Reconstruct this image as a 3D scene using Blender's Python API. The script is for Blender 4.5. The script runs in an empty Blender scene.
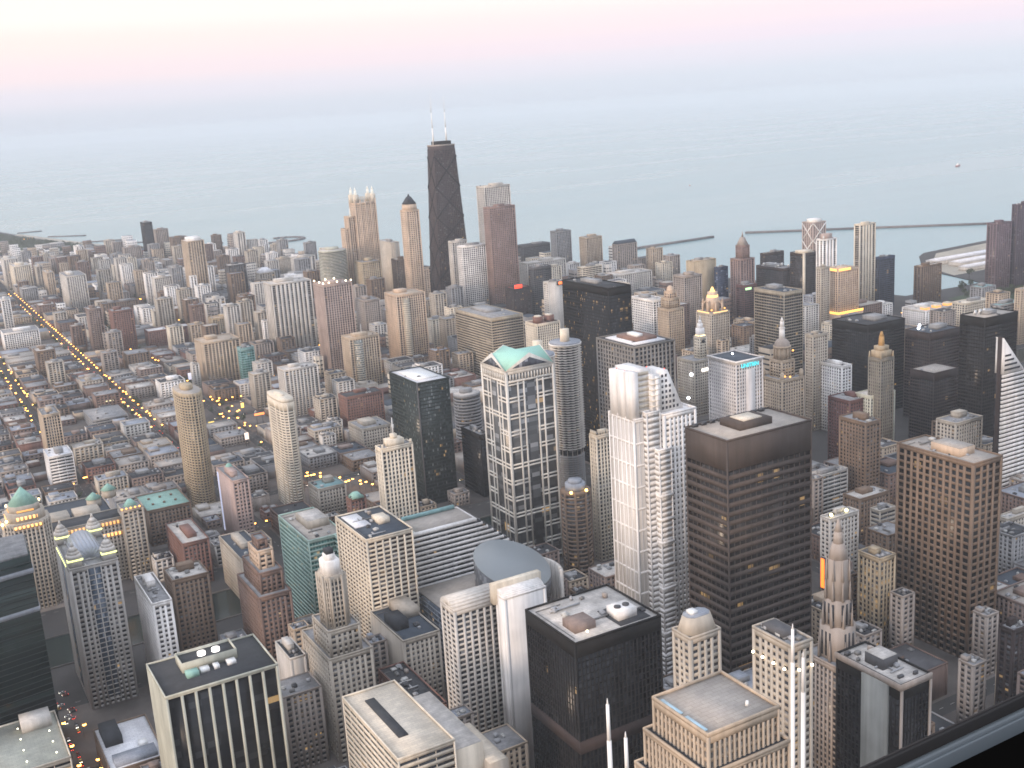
import bpy, math, random
import numpy as np

# ------------------------------------------------------------------ camera, sky, sun, exposure
scene = bpy.context.scene
COL = scene.collection
CAM = np.array([-8.85, 32.69, 410.0])
RX = np.array([0.86475778, -0.49839542, -0.06161156])
UX = np.array([0.17143826, 0.17766687, 0.96904252])
FX = np.array([0.47202002, 0.84854964, -0.23908286])
FPX = 1119.91
from mathutils import Matrix, Vector
cam_data = bpy.data.cameras.new('camera')
cam_data.sensor_width = 36.0
cam_data.lens = FPX / 1024 * 36.0
cam_data.clip_start = 0.05
cam_data.clip_end = 120000
cam = bpy.data.objects.new('camera', cam_data)
COL.objects.link(cam)
cam.matrix_world = Matrix([(RX[0], UX[0], -FX[0], CAM[0]), (RX[1], UX[1], -FX[1], CAM[1]), (RX[2], UX[2], -FX[2], CAM[2]), (0, 0, 0, 1)])
scene.camera = cam

SUN_AZ, SUN_EL = math.radians(256), math.radians(9)
SUN_STRENGTH, SKY_NISHITA, SKY_RAMP = 2.5, 0.05, 1.23
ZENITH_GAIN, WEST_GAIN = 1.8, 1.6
HAZE = 0.58e-4
scene.view_settings.view_transform = 'Standard'
scene.view_settings.look = 'None'
scene.view_settings.exposure = 0.08
scene.view_settings.gamma = 1.0
scene.cycles.filter_width = 1.65
scene.cycles.max_bounces = 5
scene.cycles.diffuse_bounces = 2
scene.cycles.glossy_bounces = 2
scene.cycles.transmission_bounces = 1
scene.cycles.volume_bounces = 3
scene.cycles.transparent_max_bounces = 4
scene.cycles.sample_clamp_indirect = 4.0
scene.cycles.sample_clamp_direct = 30.0
scene.cycles.use_denoising = True
scene.cycles.use_adaptive_sampling = True
scene.cycles.adaptive_threshold = 0.02
scene.render.use_persistent_data = False

def lin(r, g, b):
    f = lambda c: (c/255/12.92) if c/255 <= 0.04045 else ((c/255+0.055)/1.055)**2.4
    return (f(r), f(g), f(b), 1.0)

world = bpy.data.worlds.new('World')
scene.world = world
world.use_nodes = True
wn = world.node_tree
for n in list(wn.nodes): wn.nodes.remove(n)
def wnode(t, **kw):
    n = wn.nodes.new(t)
    for k, v in kw.items(): setattr(n, k, v)
    return n
w_tc = wnode('ShaderNodeTexCoord'); w_sep = wnode('ShaderNodeSeparateXYZ')
wn.links.new(w_tc.outputs['Generated'], w_sep.inputs[0])
def sky_ramp(stops):
    n = wnode('ShaderNodeValToRGB')
    r = n.color_ramp
    r.interpolation = 'EASE'
    while len(r.elements) < len(stops): r.elements.new(0.5)
    for e, (p, c) in zip(r.elements, stops): e.position = p; e.color = lin(*c)
    return n
# elevation mapped to 0..1 over sin(el) 0..0.5
w_map = wnode('ShaderNodeMath', operation='MULTIPLY'); w_map.inputs[1].default_value = 2.0
wn.links.new(w_sep.outputs['Z'], w_map.inputs[0])
SKY_EAST = [(0.0, (209, 217, 231)), (0.031, (216, 224, 238)), (0.077, (230, 227, 241)), (0.094, (238, 227, 241)), (0.13, (248, 230, 239)), (0.174, (254, 241, 241)), (0.45, (240, 240, 242)), (1.0, (200, 208, 224))]
SKY_WEST = [(0.0, (208, 215, 229)), (0.023, (213, 219, 232)), (0.059, (231, 227, 238)), (0.095, (249, 231, 234)), (0.148, (254, 239, 232)), (0.184, (255, 250, 243)), (0.45, (252, 244, 236)), (1.0, (204, 208, 220))]
r_e, r_w = sky_ramp(SKY_EAST), sky_ramp(SKY_WEST)
for r in (r_e, r_w): wn.links.new(w_map.outputs[0], r.inputs[0])
# azimuth mix: towards the north-west the sky is warmer and paler
w_dot = wnode('ShaderNodeVectorMath', operation='DOT_PRODUCT')
w_dot.inputs[1].default_value = (math.sin(math.radians(-40)), math.cos(math.radians(-40)), 0)
wn.links.new(w_tc.outputs['Generated'], w_dot.inputs[0])
w_az = wnode('ShaderNodeMapRange'); w_az.inputs['From Min'].default_value = 0.05; w_az.inputs['From Max'].default_value = 0.85
wn.links.new(w_dot.outputs['Value'], w_az.inputs['Value'])
w_mix = wnode('ShaderNodeMix', data_type='RGBA')
wn.links.new(w_az.outputs[0], w_mix.inputs[0]); wn.links.new(r_e.outputs[0], w_mix.inputs[6]); wn.links.new(r_w.outputs[0], w_mix.inputs[7])
w_sky = wnode('ShaderNodeTexSky', sky_type='NISHITA')
w_sky.sun_disc = False; w_sky.sun_elevation = SUN_EL; w_sky.sun_rotation = SUN_AZ
w_bg1 = wnode('ShaderNodeBackground'); w_bg1.inputs[1].default_value = SKY_NISHITA
w_bg2 = wnode('ShaderNodeBackground'); w_bg2.inputs[1].default_value = SKY_RAMP
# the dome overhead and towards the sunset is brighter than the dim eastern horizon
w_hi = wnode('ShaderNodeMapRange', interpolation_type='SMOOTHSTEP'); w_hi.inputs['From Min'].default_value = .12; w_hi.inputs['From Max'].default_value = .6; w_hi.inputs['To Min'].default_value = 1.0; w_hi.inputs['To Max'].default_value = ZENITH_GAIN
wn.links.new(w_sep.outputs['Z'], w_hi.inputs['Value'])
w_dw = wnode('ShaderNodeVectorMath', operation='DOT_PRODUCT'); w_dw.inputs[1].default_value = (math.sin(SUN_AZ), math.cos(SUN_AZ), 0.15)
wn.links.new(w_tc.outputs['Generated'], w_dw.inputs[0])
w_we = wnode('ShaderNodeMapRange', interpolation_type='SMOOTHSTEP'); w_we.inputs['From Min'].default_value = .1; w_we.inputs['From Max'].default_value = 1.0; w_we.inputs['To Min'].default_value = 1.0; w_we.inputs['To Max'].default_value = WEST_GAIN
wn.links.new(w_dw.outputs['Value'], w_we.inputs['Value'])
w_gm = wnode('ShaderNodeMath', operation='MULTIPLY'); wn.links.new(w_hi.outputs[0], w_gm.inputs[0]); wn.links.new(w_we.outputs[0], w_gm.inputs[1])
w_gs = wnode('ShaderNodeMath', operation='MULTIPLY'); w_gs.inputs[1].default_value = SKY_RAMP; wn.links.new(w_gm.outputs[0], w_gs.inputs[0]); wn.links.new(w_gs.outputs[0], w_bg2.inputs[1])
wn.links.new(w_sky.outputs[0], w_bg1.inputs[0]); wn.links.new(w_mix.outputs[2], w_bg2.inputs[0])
w_fac = wnode('ShaderNodeMixShader'); w_fac.inputs[0].default_value = 0.82
w_out = wnode('ShaderNodeOutputWorld')
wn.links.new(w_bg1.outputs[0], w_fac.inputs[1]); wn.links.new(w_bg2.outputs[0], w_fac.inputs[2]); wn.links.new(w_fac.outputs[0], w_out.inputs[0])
world.cycles.sampling_method = 'AUTOMATIC'

sun_data = bpy.data.lights.new('sun', 'SUN')
sun_data.energy = SUN_STRENGTH; sun_data.angle = math.radians(16); sun_data.color = (1.0, 0.76, 0.56)
sun = bpy.data.objects.new('sun', sun_data); COL.objects.link(sun)
sdir = Vector((math.sin(SUN_AZ)*math.cos(SUN_EL), math.cos(SUN_AZ)*math.cos(SUN_EL), math.sin(SUN_EL)))
sun.rotation_euler = sdir.to_track_quat('Z', 'Y').to_euler()

def project(P):
    d = np.asarray(P, float) - CAM
    z = d @ FX
    return 512 + FPX*(d @ RX)/z, 384 - FPX*(d @ UX)/z, z

# ------------------------------------------------------------------ mesh builder
rnd = random.Random(11)
class MB:
    def __init__(s): s.v = []; s.f = []; s.m = []; s.nv = 0; s.bx = []; s.bm = []
    def box(s, x0, x1, y0, y1, z0, z1, m=0):
        if x1 > x0 and y1 > y0 and z1 > z0: s.bx.append((x0, x1, y0, y1, z0, z1)); s.bm.append(m)
    def poly(s, pts, m=0):
        s.v.extend(pts); s.f.append(tuple(range(s.nv, s.nv+len(pts)))); s.nv += len(pts); s.m.append(m)
    def loft(s, a, b, m=0, caps=True):
        n = len(a); o = s.nv
        s.v.extend(a); s.v.extend(b); s.nv += 2*n
        for i in range(n):
            j = (i+1) % n
            s.f.append((o+i, o+j, o+n+j, o+n+i)); s.m.append(m)
        if caps:
            s.f.append(tuple(o+i for i in reversed(range(n)))); s.f.append(tuple(o+n+i for i in range(n))); s.m += [m, m]
    def prism(s, pts, z0, z1, m=0): s.loft([(x, y, z0) for x, y in pts], [(x, y, z1) for x, y in pts], m)
    def frustum(s, p0, z0, p1, z1, m=0): s.loft([(x, y, z0) for x, y in p0], [(x, y, z1) for x, y in p1], m)
    def cyl(s, cx, cy, r0, r1, z0, z1, n=12, m=0, ph=0.0):
        a = [(cx+r0*math.cos(2*math.pi*i/n+ph), cy+r0*math.sin(2*math.pi*i/n+ph)) for i in range(n)]
        b = [(cx+r1*math.cos(2*math.pi*i/n+ph), cy+r1*math.sin(2*math.pi*i/n+ph)) for i in range(n)]
        s.frustum(a, z0, b, z1, m)
    def ball(s, cx, cy, cz, r, n=8, k=5, m=0, half=False, sq=1.0):
        t0 = 0.0 if half else -math.pi/2
        for i in range(k):
            a0 = t0+(math.pi/2-t0)*i/k; a1 = t0+(math.pi/2-t0)*(i+1)/k
            s.cyl2(cx, cy, r*math.cos(a0), r*math.cos(a1), cz+sq*r*math.sin(a0), cz+sq*r*math.sin(a1), n, m)
    def cyl2(s, cx, cy, r0, r1, z0, z1, n, m):
        r1 = max(r1, 0.01); r0 = max(r0, 0.01)
        s.loft([(cx+r0*math.cos(2*math.pi*i/n), cy+r0*math.sin(2*math.pi*i/n), z0) for i in range(n)],
               [(cx+r1*math.cos(2*math.pi*i/n), cy+r1*math.sin(2*math.pi*i/n), z1) for i in range(n)], m, False)
    def bar(s, p, q, t, m=0):
        p = Vector(p); q = Vector(q); d = (q-p).normalized()
        u = d.cross(Vector((0, 0, 1)));
        if u.length < 1e-3: u = Vector((1, 0, 0))
        u.normalize(); w = d.cross(u)
        A = [tuple(p+u*a*t/2+w*b*t/2) for a, b in ((-1, -1), (1, -1), (1, 1), (-1, 1))]
        B = [tuple(q+u*a*t/2+w*b*t/2) for a, b in ((-1, -1), (1, -1), (1, 1), (-1, 1))]
        s.loft(A, B, m)
    def empty(s): return not s.bx and not s.f
    def mesh(s, name, mats):
        nb = len(s.bx)
        V = np.array(s.v, float).reshape(-1, 3)
        if nb:
            b = np.array(s.bx, float)
            idx = [(0, 2, 4), (1, 2, 4), (1, 3, 4), (0, 3, 4), (0, 2, 5), (1, 2, 5), (1, 3, 5), (0, 3, 5)]
            bv = np.stack([b[:, list(i)] for i in idx], 1).reshape(-1, 3)
            V = np.concatenate([V, bv])
            fq = np.array([(0, 3, 2, 1), (4, 5, 6, 7), (0, 1, 5, 4), (1, 2, 6, 5), (2, 3, 7, 6), (3, 0, 4, 7)])
            bf = (fq[None] + (s.nv + 8*np.arange(nb))[:, None, None]).reshape(-1, 4)
        else: bf = np.zeros((0, 4), int)
        sizes = np.array([len(f) for f in s.f] + [4]*len(bf), np.int32)
        loops = np.array([i for f in s.f for i in f] , np.int32)
        loops = np.concatenate([loops, bf.reshape(-1).astype(np.int32)])
        me = bpy.data.meshes.new(name)
        me.vertices.add(len(V)); me.vertices.foreach_set('co', V.astype(np.float32).ravel())
        me.loops.add(len(loops)); me.loops.foreach_set('vertex_index', loops)
        me.polygons.add(len(sizes))
        st = np.concatenate([[0], np.cumsum(sizes)[:-1]]).astype(np.int32)
        me.polygons.foreach_set('loop_start', st)
        me.polygons.foreach_set('material_index', np.array(s.m + [x for x in s.bm for _ in range(6)], np.int32))
        for mm in mats: me.materials.append(mm)
        me.update(calc_edges=True); me.validate()
        return me
    def build(s, name, mats, parent=None, loc=(0, 0, 0)):
        if s.empty(): return None
        if not isinstance(mats, (list, tuple)): mats = [mats]
        o = bpy.data.objects.new(name, s.mesh(name, mats)); COL.objects.link(o)
        o.location = loc
        if parent is not None: o.parent = parent
        return o
def tag(o, label, cat, group=None, kind=None):
    if label: o['label'] = label
    if cat: o['category'] = cat
    if group: o['group'] = group
    if kind: o['kind'] = kind
    return o
def thing(name, loc, label, cat, group=None):
    o = bpy.data.objects.new(name, None); COL.objects.link(o); o.location = loc; o.empty_display_size = 2
    return tag(o, label, cat, group)
def copy_tree(o, loc, rz=0.0, parent=None):
    c = o.copy(); COL.objects.link(c)
    if parent is None: c.location = loc; c.rotation_euler = (0, 0, rz)
    else: c.parent = parent
    for ch in o.children: copy_tree(ch, None, 0, c)
    return c

# ------------------------------------------------------------------ materials
def new_mat(name):
    m = bpy.data.materials.new(name); m.use_nodes = True
    nt = m.node_tree; b = nt.nodes['Principled BSDF']
    return m, nt, b
RGB = dict(kempale=(.62, .58, .56), fourgrey=(.42, .395, .37), darkstone=(.20, .185, .155), blackbrown=(.075, .055, .055), conc=(.27, .27, .25), cream=(.66, .58, .47), white=(.80, .765, .735), pale=(.56, .52, .475), beige=(.44, .385, .32), tan=(.47, .37, .275), peach=(.57, .43, .32),
    ochre=(.41, .33, .23), pink=(.42, .325, .285), granite=(.215, .20, .185), granitepink=(.27, .19, .17), bluegrey=(.30, .32, .36), brown=(.20, .14, .10),
    browngrey=(.24, .18, .155), lattice=(.66, .62, .56), rust=(.080, .062, .054), redbrick=(.205, .112, .09), redbrown=(.195, .13, .105), darkred=(.13, .065, .06), pinkwall=(.45, .33, .29),
    greytan=(.34, .29, .255), grey=(.29, .285, .285), darkgrey=(.10, .097, .10), black=(.013, .012, .012), darkbrown=(.045, .032, .03), greenblack=(.035, .045, .045),
    green=(.38, .50, .44), teal=(.22, .36, .36), navy=(.045, .06, .105), purple=(.16, .115, .13), darkpurple=(.085, .065, .085), limepale=(.48, .47, .39),
    bandtan=(.40, .34, .26), dark=(.038, .04, .045), darkb=(.05, .065, .085), tanroof=(.40, .355, .31), whiteroof=(.74, .73, .74), brownroof=(.22, .13, .10),
    redroof=(.3, .09, .07), copper=(.28, .46, .39), gold=(.5, .3, .12))
_wm = {}
def wall_mat(c, rough=.85, streak=True):
    k = (c, rough)
    if k in _wm: return _wm[k]
    col = RGB[c]
    m, nt, b = new_mat('facade ' + c)
    N = nt.nodes; L = nt.links
    tc = N.new('ShaderNodeTexCoord'); oi = N.new('ShaderNodeObjectInfo')
    mp = N.new('ShaderNodeMapping'); mp.inputs['Scale'].default_value = (.35, .35, .025)
    ad = N.new('ShaderNodeVectorMath'); ad.operation = 'ADD'
    L.new(tc.outputs['Object'], ad.inputs[0]); L.new(oi.outputs['Location'], ad.inputs[1]); L.new(ad.outputs[0], mp.inputs['Vector'])
    n1 = N.new('ShaderNodeTexNoise'); n1.inputs['Scale'].default_value = 1.0; n1.inputs['Detail'].default_value = 4; L.new(mp.outputs[0], n1.inputs['Vector'])
    n2 = N.new('ShaderNodeTexNoise'); n2.inputs['Scale'].default_value = .045; n2.inputs['Detail'].default_value = 5; L.new(ad.outputs[0], n2.inputs['Vector'])
    r1 = N.new('ShaderNodeMapRange'); r1.inputs['From Min'].default_value = .3; r1.inputs['From Max'].default_value = .7; r1.inputs['To Min'].default_value = .84; r1.inputs['To Max'].default_value = 1.1; L.new(n1.outputs['Fac'], r1.inputs['Value'])
    r2 = N.new('ShaderNodeMapRange'); r2.inputs['From Min'].default_value = .3; r2.inputs['From Max'].default_value = .7; r2.inputs['To Min'].default_value = .82; r2.inputs['To Max'].default_value = 1.12; L.new(n2.outputs['Fac'], r2.inputs['Value'])
    mu = N.new('ShaderNodeMath'); mu.operation = 'MULTIPLY'; L.new(r1.outputs[0], mu.inputs[0]); L.new(r2.outputs[0], mu.inputs[1])
    vm = N.new('ShaderNodeVectorMath'); vm.operation = 'SCALE'; vm.inputs[0].default_value = col; L.new(mu.outputs[0], vm.inputs['Scale'])
    L.new(vm.outputs[0], b.inputs['Base Color'])
    b.inputs['Roughness'].default_value = rough
    b.inputs['Specular IOR Level'].default_value = .3
    _wm[k] = m
    return m
_rm = {}
def roof_mat(c):
    if c in _rm: return _rm[c]
    col = RGB[c]
    m, nt, b = new_mat('roofing ' + c); N = nt.nodes; L = nt.links
    tc = N.new('ShaderNodeTexCoord'); oi = N.new('ShaderNodeObjectInfo')
    ad = N.new('ShaderNodeVectorMath'); ad.operation = 'ADD'
    L.new(tc.outputs['Object'], ad.inputs[0]); L.new(oi.outputs['Location'], ad.inputs[1])
    n1 = N.new('ShaderNodeTexNoise'); n1.inputs['Scale'].default_value = .12; n1.inputs['Detail'].default_value = 6; n1.inputs['Roughness'].default_value = .65; L.new(ad.outputs[0], n1.inputs['Vector'])
    br = N.new('ShaderNodeTexBrick'); br.inputs['Scale'].default_value = .12; br.inputs['Color1'].default_value = (1, 1, 1, 1); br.inputs['Color2'].default_value = (.86, .86, .88, 1); br.inputs['Mortar'].default_value = (.7, .7, .7, 1); br.inputs['Mortar Size'].default_value = .012
    L.new(ad.outputs[0], br.inputs['Vector'])
    r1 = N.new('ShaderNodeMapRange'); r1.inputs['From Min'].default_value = .32; r1.inputs['From Max'].default_value = .68; r1.inputs['To Min'].default_value = .62 if c in ('pale', 'grey', 'dark') else .82; r1.inputs['To Max'].default_value = 1.15 if c in ('pale', 'grey', 'dark') else 1.08; L.new(n1.outputs['Fac'], r1.inputs['Value'])
    vm = N.new('ShaderNodeVectorMath'); vm.operation = 'SCALE'; vm.inputs[0].default_value = col; L.new(r1.outputs[0], vm.inputs['Scale'])
    v2 = N.new('ShaderNodeVectorMath'); v2.operation = 'MULTIPLY'; L.new(vm.outputs[0], v2.inputs[0]); L.new(br.outputs['Color'], v2.inputs[1])
    L.new(v2.outputs[0], b.inputs['Base Color']); b.inputs['Roughness'].default_value = .8
    _rm[c] = m
    return m
_gm = {}
def glass_mat(tint, fh, bay, lit=.01, row=.0, rough=.2, blind=.22, litcol=(1.0, .62, .25), litgain=.42):
    k = (tint, round(fh, 2), round(bay, 2), lit, row, rough)
    if k in _gm: return _gm[k]
    m, nt, b = new_mat('window glass'); N = nt.nodes; L = nt.links
    tc = N.new('ShaderNodeTexCoord'); oi = N.new('ShaderNodeObjectInfo')
    sc = N.new('ShaderNodeVectorMath'); sc.operation = 'MULTIPLY'; sc.inputs[1].default_value = (1/bay, 1/bay, 1/fh); L.new(tc.outputs['Object'], sc.inputs[0])
    of = N.new('ShaderNodeVectorMath'); of.operation = 'ADD'; of.inputs[1].default_value = (100.37, 100.37, 100.01); L.new(sc.outputs[0], of.inputs[0])
    fl = N.new('ShaderNodeVectorMath'); fl.operation = 'FLOOR'; L.new(of.outputs[0], fl.inputs[0])
    ob = N.new('ShaderNodeVectorMath'); ob.operation = 'ADD'; L.new(fl.outputs[0], ob.inputs[0])
    lo = N.new('ShaderNodeVectorMath'); lo.operation = 'SCALE'; lo.inputs['Scale'].default_value = .137; L.new(oi.outputs['Location'], lo.inputs[0]); L.new(lo.outputs[0], ob.inputs[1])
    wn_ = N.new('ShaderNodeTexWhiteNoise'); wn_.noise_dimensions = '3D'; L.new(ob.outputs[0], wn_.inputs['Vector'])
    sp = N.new('ShaderNodeSeparateXYZ'); L.new(ob.outputs[0], sp.inputs[0])
    wr = N.new('ShaderNodeTexWhiteNoise'); wr.noise_dimensions = '1D'; L.new(sp.outputs['Z'], wr.inputs['W'])
    pw = N.new('ShaderNodeMath'); pw.operation = 'POWER'; pw.inputs[1].default_value = 6.0; L.new(wr.outputs['Value'], pw.inputs[0])
    th = N.new('ShaderNodeMath'); th.operation = 'MULTIPLY_ADD'; th.inputs[1].default_value = -row; th.inputs[2].default_value = 1-lit; L.new(pw.outputs[0], th.inputs[0])
    gt = N.new('ShaderNodeMath'); gt.operation = 'GREATER_THAN'; L.new(wn_.outputs['Value'], gt.inputs[0]); L.new(th.outputs[0], gt.inputs[1])
    sc2 = N.new('ShaderNodeSeparateColor'); L.new(wn_.outputs['Color'], sc2.inputs[0])
    cr = N.new('ShaderNodeValToRGB'); cr.color_ramp.interpolation = 'CONSTANT'
    v = .06 if sum(tint) > .6 else 1.0
    e = cr.color_ramp.elements; e[0].position = 0; e[0].color = (*[x*(1-.25*v) for x in tint], 1); e[1].position = .4; e[1].color = (*tint, 1)
    e2 = e.new(1-blind); e2.color = (*[x*(1+.3*v)+v*(.03 if sum(tint) > .085 else .003) for x in tint], 1); e3 = e.new(1-blind*.35); e3.color = (*[x*(1+.7*v)+v*(.13 if sum(tint) > .085 else .012) for x in tint], 1)
    L.new(sc2.outputs[1], cr.inputs[0]); L.new(cr.outputs[0], b.inputs['Base Color'])
    b.inputs['Roughness'].default_value = rough; b.inputs['Specular IOR Level'].default_value = .3 if sum(tint) > .08 else .2
    em = N.new('ShaderNodeMath'); em.operation = 'MULTIPLY'; L.new(gt.outputs[0], em.inputs[0])
    mr = N.new('ShaderNodeMapRange'); mr.inputs['To Min'].default_value = litgain*.15; mr.inputs['To Max'].default_value = litgain; L.new(sc2.outputs[2], mr.inputs['Value']); L.new(mr.outputs[0], em.inputs[1])
    b.inputs['Emission Color'].default_value = (*litcol, 1); L.new(em.outputs[0], b.inputs['Emission Strength'])
    m.cycles.emission_sampling = 'NONE'
    _gm[k] = m
    return m
_em = {}
def emit_mat(c, s, sample=False):
    k = (c, s, sample)
    if k not in _em:
        m, nt, b = new_mat('lamp light'); b.inputs['Base Color'].default_value = (*[.3*x for x in c], 1)
        b.inputs['Emission Color'].default_value = (*c, 1); b.inputs['Emission Strength'].default_value = s
        m.cycles.emission_sampling = 'AUTO' if sample else 'NONE'
        _em[k] = m
    return _em[k]
def metal_mat(name, c, rough=.5, metallic=0.0):
    if name in _em: return _em[name]
    m, nt, b = new_mat(name); N = nt.nodes; L = nt.links
    n = N.new('ShaderNodeTexNoise'); n.inputs['Scale'].default_value = 3; tc = N.new('ShaderNodeTexCoord'); L.new(tc.outputs['Object'], n.inputs['Vector'])
    r = N.new('ShaderNodeMapRange'); r.inputs['To Min'].default_value = .85; r.inputs['To Max'].default_value = 1.12; L.new(n.outputs['Fac'], r.inputs['Value'])
    vm = N.new('ShaderNodeVectorMath'); vm.operation = 'SCALE'; vm.inputs[0].default_value = c; L.new(r.outputs[0], vm.inputs['Scale']); L.new(vm.outputs[0], b.inputs['Base Color'])
    b.inputs['Roughness'].default_value = rough; b.inputs['Metallic'].default_value = metallic
    _em[name] = m
    return m
def row_mat(c, s, period, duty=.5):
    # a row of small lamps behind a strip: lit and dark spots alternate along it
    k = ('row', c, s, period)
    if k in _em: return _em[k]
    m, nt, b = new_mat('lamp row'); N = nt.nodes; L = nt.links
    tc = N.new('ShaderNodeTexCoord'); sp = N.new('ShaderNodeSeparateXYZ'); L.new(tc.outputs['Object'], sp.inputs[0])
    ad = N.new('ShaderNodeMath'); ad.operation = 'ADD'; L.new(sp.outputs['X'], ad.inputs[0]); L.new(sp.outputs['Y'], ad.inputs[1])
    dv = N.new('ShaderNodeMath'); dv.operation = 'DIVIDE'; dv.inputs[1].default_value = period; L.new(ad.outputs[0], dv.inputs[0])
    fr = N.new('ShaderNodeMath'); fr.operation = 'FRACT'; L.new(dv.outputs[0], fr.inputs[0])
    lt = N.new('ShaderNodeMath'); lt.operation = 'LESS_THAN'; lt.inputs[1].default_value = duty; L.new(fr.outputs[0], lt.inputs[0])
    mu = N.new('ShaderNodeMath'); mu.operation = 'MULTIPLY_ADD'; mu.inputs[1].default_value = s*.9; mu.inputs[2].default_value = s*.1; L.new(lt.outputs[0], mu.inputs[0])
    b.inputs['Base Color'].default_value = (.4, .3, .2, 1); b.inputs['Emission Color'].default_value = (*c, 1); L.new(mu.outputs[0], b.inputs['Emission Strength'])
    m.cycles.emission_sampling = 'NONE'; _em[k] = m
    return m
GREY_METAL = metal_mat('grey painted metal', (.32, .32, .33))
WHITE_METAL = metal_mat('white painted metal', (.75, .74, .72))
DULL_METAL = metal_mat('dull metal', (.17, .165, .16))
PALE_METAL = metal_mat('pale metal', (.45, .44, .42))
DARK_METAL = metal_mat('dark metal', (.05, .05, .055))

# ------------------------------------------------------------------ facades
# fh floor height, bay, pw pier width share, sh spandrel share, pd pier depth, sd spandrel depth, top blank band, g glass tint, lit share, row lit share
STY = dict(
 grid=dict(fh=3.9, bay=4.6, pw=.34, sh=.36, pd=.75, sd=.6, top=3, g=(.03, .03, .035), lit=.006, row=.03),
 gridl=dict(fh=4.1, bay=4.4, pw=.36, sh=.34, pd=.9, sd=.7, top=1.5, g=(.035, .035, .04), lit=.01, row=.03),
 gridw=dict(fh=3.9, bay=5.6, pw=.24, sh=.44, pd=.7, sd=.6, top=2.5, g=(.04, .03, .03), lit=.006, row=.03),
 ribs=dict(fh=3.7, bay=3.3, pw=.44, sh=.36, pd=.8, sd=.3, top=3, g=(.035, .035, .04), lit=.015, row=.02),
 punched=dict(fh=3.7, bay=3.7, pw=.5, sh=.5, pd=.5, sd=.42, top=3, g=(.03, .03, .035), lit=.02, row=.02),
 bandw=dict(fh=3.9, bay=9, pw=.05, sh=.52, pd=.3, sd=.6, top=2, g=(.03, .032, .038), lit=.01, row=.05),
 bandb=dict(fh=4.2, bay=3.4, pw=.04, sh=.46, pd=.3, sd=.6, top=5, g=(.025, .025, .028), lit=.006, row=.03),
 bandg=dict(fh=3.9, bay=2.4, pw=.05, sh=.42, pd=.2, sd=.5, top=2, g=(.03, .13, .11), lit=.03, row=.08),
 curtain=dict(fh=3.9, bay=2.9, pw=.12, sh=.3, pd=.3, sd=.14, top=5, g=(.022, .024, .028), lit=.006, row=.03),
 mullion=dict(fh=3.9, bay=2.6, pw=.2, sh=.22, pd=.6, sd=.12, top=8, g=(.014, .014, .017), lit=.004, row=.0),
 fins=dict(fh=3.9, bay=7.4, pw=.2, sh=.0, pd=1.6, sd=.1, top=1.2, g=(.012, .012, .014), lit=.006, row=.0),
 spans=dict(fh=6.1, bay=4.6, pw=.09, sh=.5, pd=.3, sd=.9, top=20, g=(.02, .017, .016), lit=.01, row=.09),
 apt=dict(fh=3.1, bay=5.4, pw=.46, sh=.36, pd=.7, sd=.5, top=2, g=(.04, .04, .045), lit=.02, row=.0),
 stripe=dict(fh=3.1, bay=7.5, pw=.58, sh=.22, pd=1.0, sd=.12, top=2, g=(.035, .032, .035), lit=.015, row=.0),
 blankg=dict(fh=3.6, bay=4.2, pw=.46, sh=.5, pd=.6, sd=.5, top=3, g=(.04, .04, .045), lit=.01, row=.0),
)
STYMAT = {}
def fbox(B, face, X0, X1, Y0, Y1, u0, u1, d0, d1, z0, z1, m=0):
    # d0..d1: distance inwards from the outer plane of that face
    if face == 'W': B.box(X0+d0, X0+d1, Y0+u0, Y0+u1, z0, z1, m)
    elif face == 'E': B.box(X1-d1, X1-d0, Y0+u0, Y0+u1, z0, z1, m)
    elif face == 'S': B.box(X0+u0, X0+u1, Y0+d0, Y0+d1, z0, z1, m)
    else: B.box(X0+u0, X0+u1, Y1-d1, Y1-d0, z0, z1, m)
def facade(Wb, G, X0, X1, Y0, Y1, z0, z1, s, blank='', top=None, parapet=1.0, dense=None):
    fh, bay, pw, sh, pd, sd = s['fh'], s['bay'], s['pw'], s['sh'], s['pd'], s['sd']
    top = s['top'] if top is None else top
    D = max(pd, sd)
    zt = z1-top
    G.box(X0+D, X1-D, Y0+D, Y1-D, z0, z1-.6)
    c = max(.9, min(pw*bay, 2.2))
    for cx in (X0, X1-c):
        for cy in (Y0, Y1-c):
            Wb.box(cx-.03 if cx == X0 else cx, cx+c+(.03 if cx != X0 else 0), cy-.03 if cy == Y0 else cy, cy+c+(.03 if cy != Y0 else 0), z0, z1-.03)
    nf = max(1, int(round((zt-z0)/fh))); fz = (zt-z0)/nf
    for face in 'WSEN':
        L = (Y1-Y0) if face in 'WE' else (X1-X0)
        u0, u1 = c, L-c
        if face in blank:
            fbox(Wb, face, X0, X1, Y0, Y1, u0, u1, .02, D+.05, z0, z1-.04); continue
        b_ = dense if (dense and face in 'WE') else bay
        n = max(1, int(round((u1-u0)/b_))); bu = (u1-u0)/n
        hw = min(pw*bay, pw*bu*1.1)/2
        for k in range(1, n):
            fbox(Wb, face, X0, X1, Y0, Y1, u0+k*bu-hw, u0+k*bu+hw, D-pd, D+.05, z0, zt)
        for k in range(nf):
            fbox(Wb, face, X0, X1, Y0, Y1, u0, u1, D-sd, D+.06, z0+k*fz, z0+k*fz+sh*fz)
        if top > 0: fbox(Wb, face, X0, X1, Y0, Y1, u0, u1, .01, D+.07, zt, z1-.02)
    if parapet:
        t = .7
        Wb.box(X0-.06, X1+.06, Y0-.06, Y0+t, z1-.35, z1+parapet); Wb.box(X0-.06, X1+.06, Y1-t, Y1+.06, z1-.35, z1+parapet)
        Wb.box(X0-.06, X0+t, Y0+t, Y1-t, z1-.35, z1+parapet); Wb.box(X1-t, X1+.06, Y0+t, Y1-t, z1-.35, z1+parapet)
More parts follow.
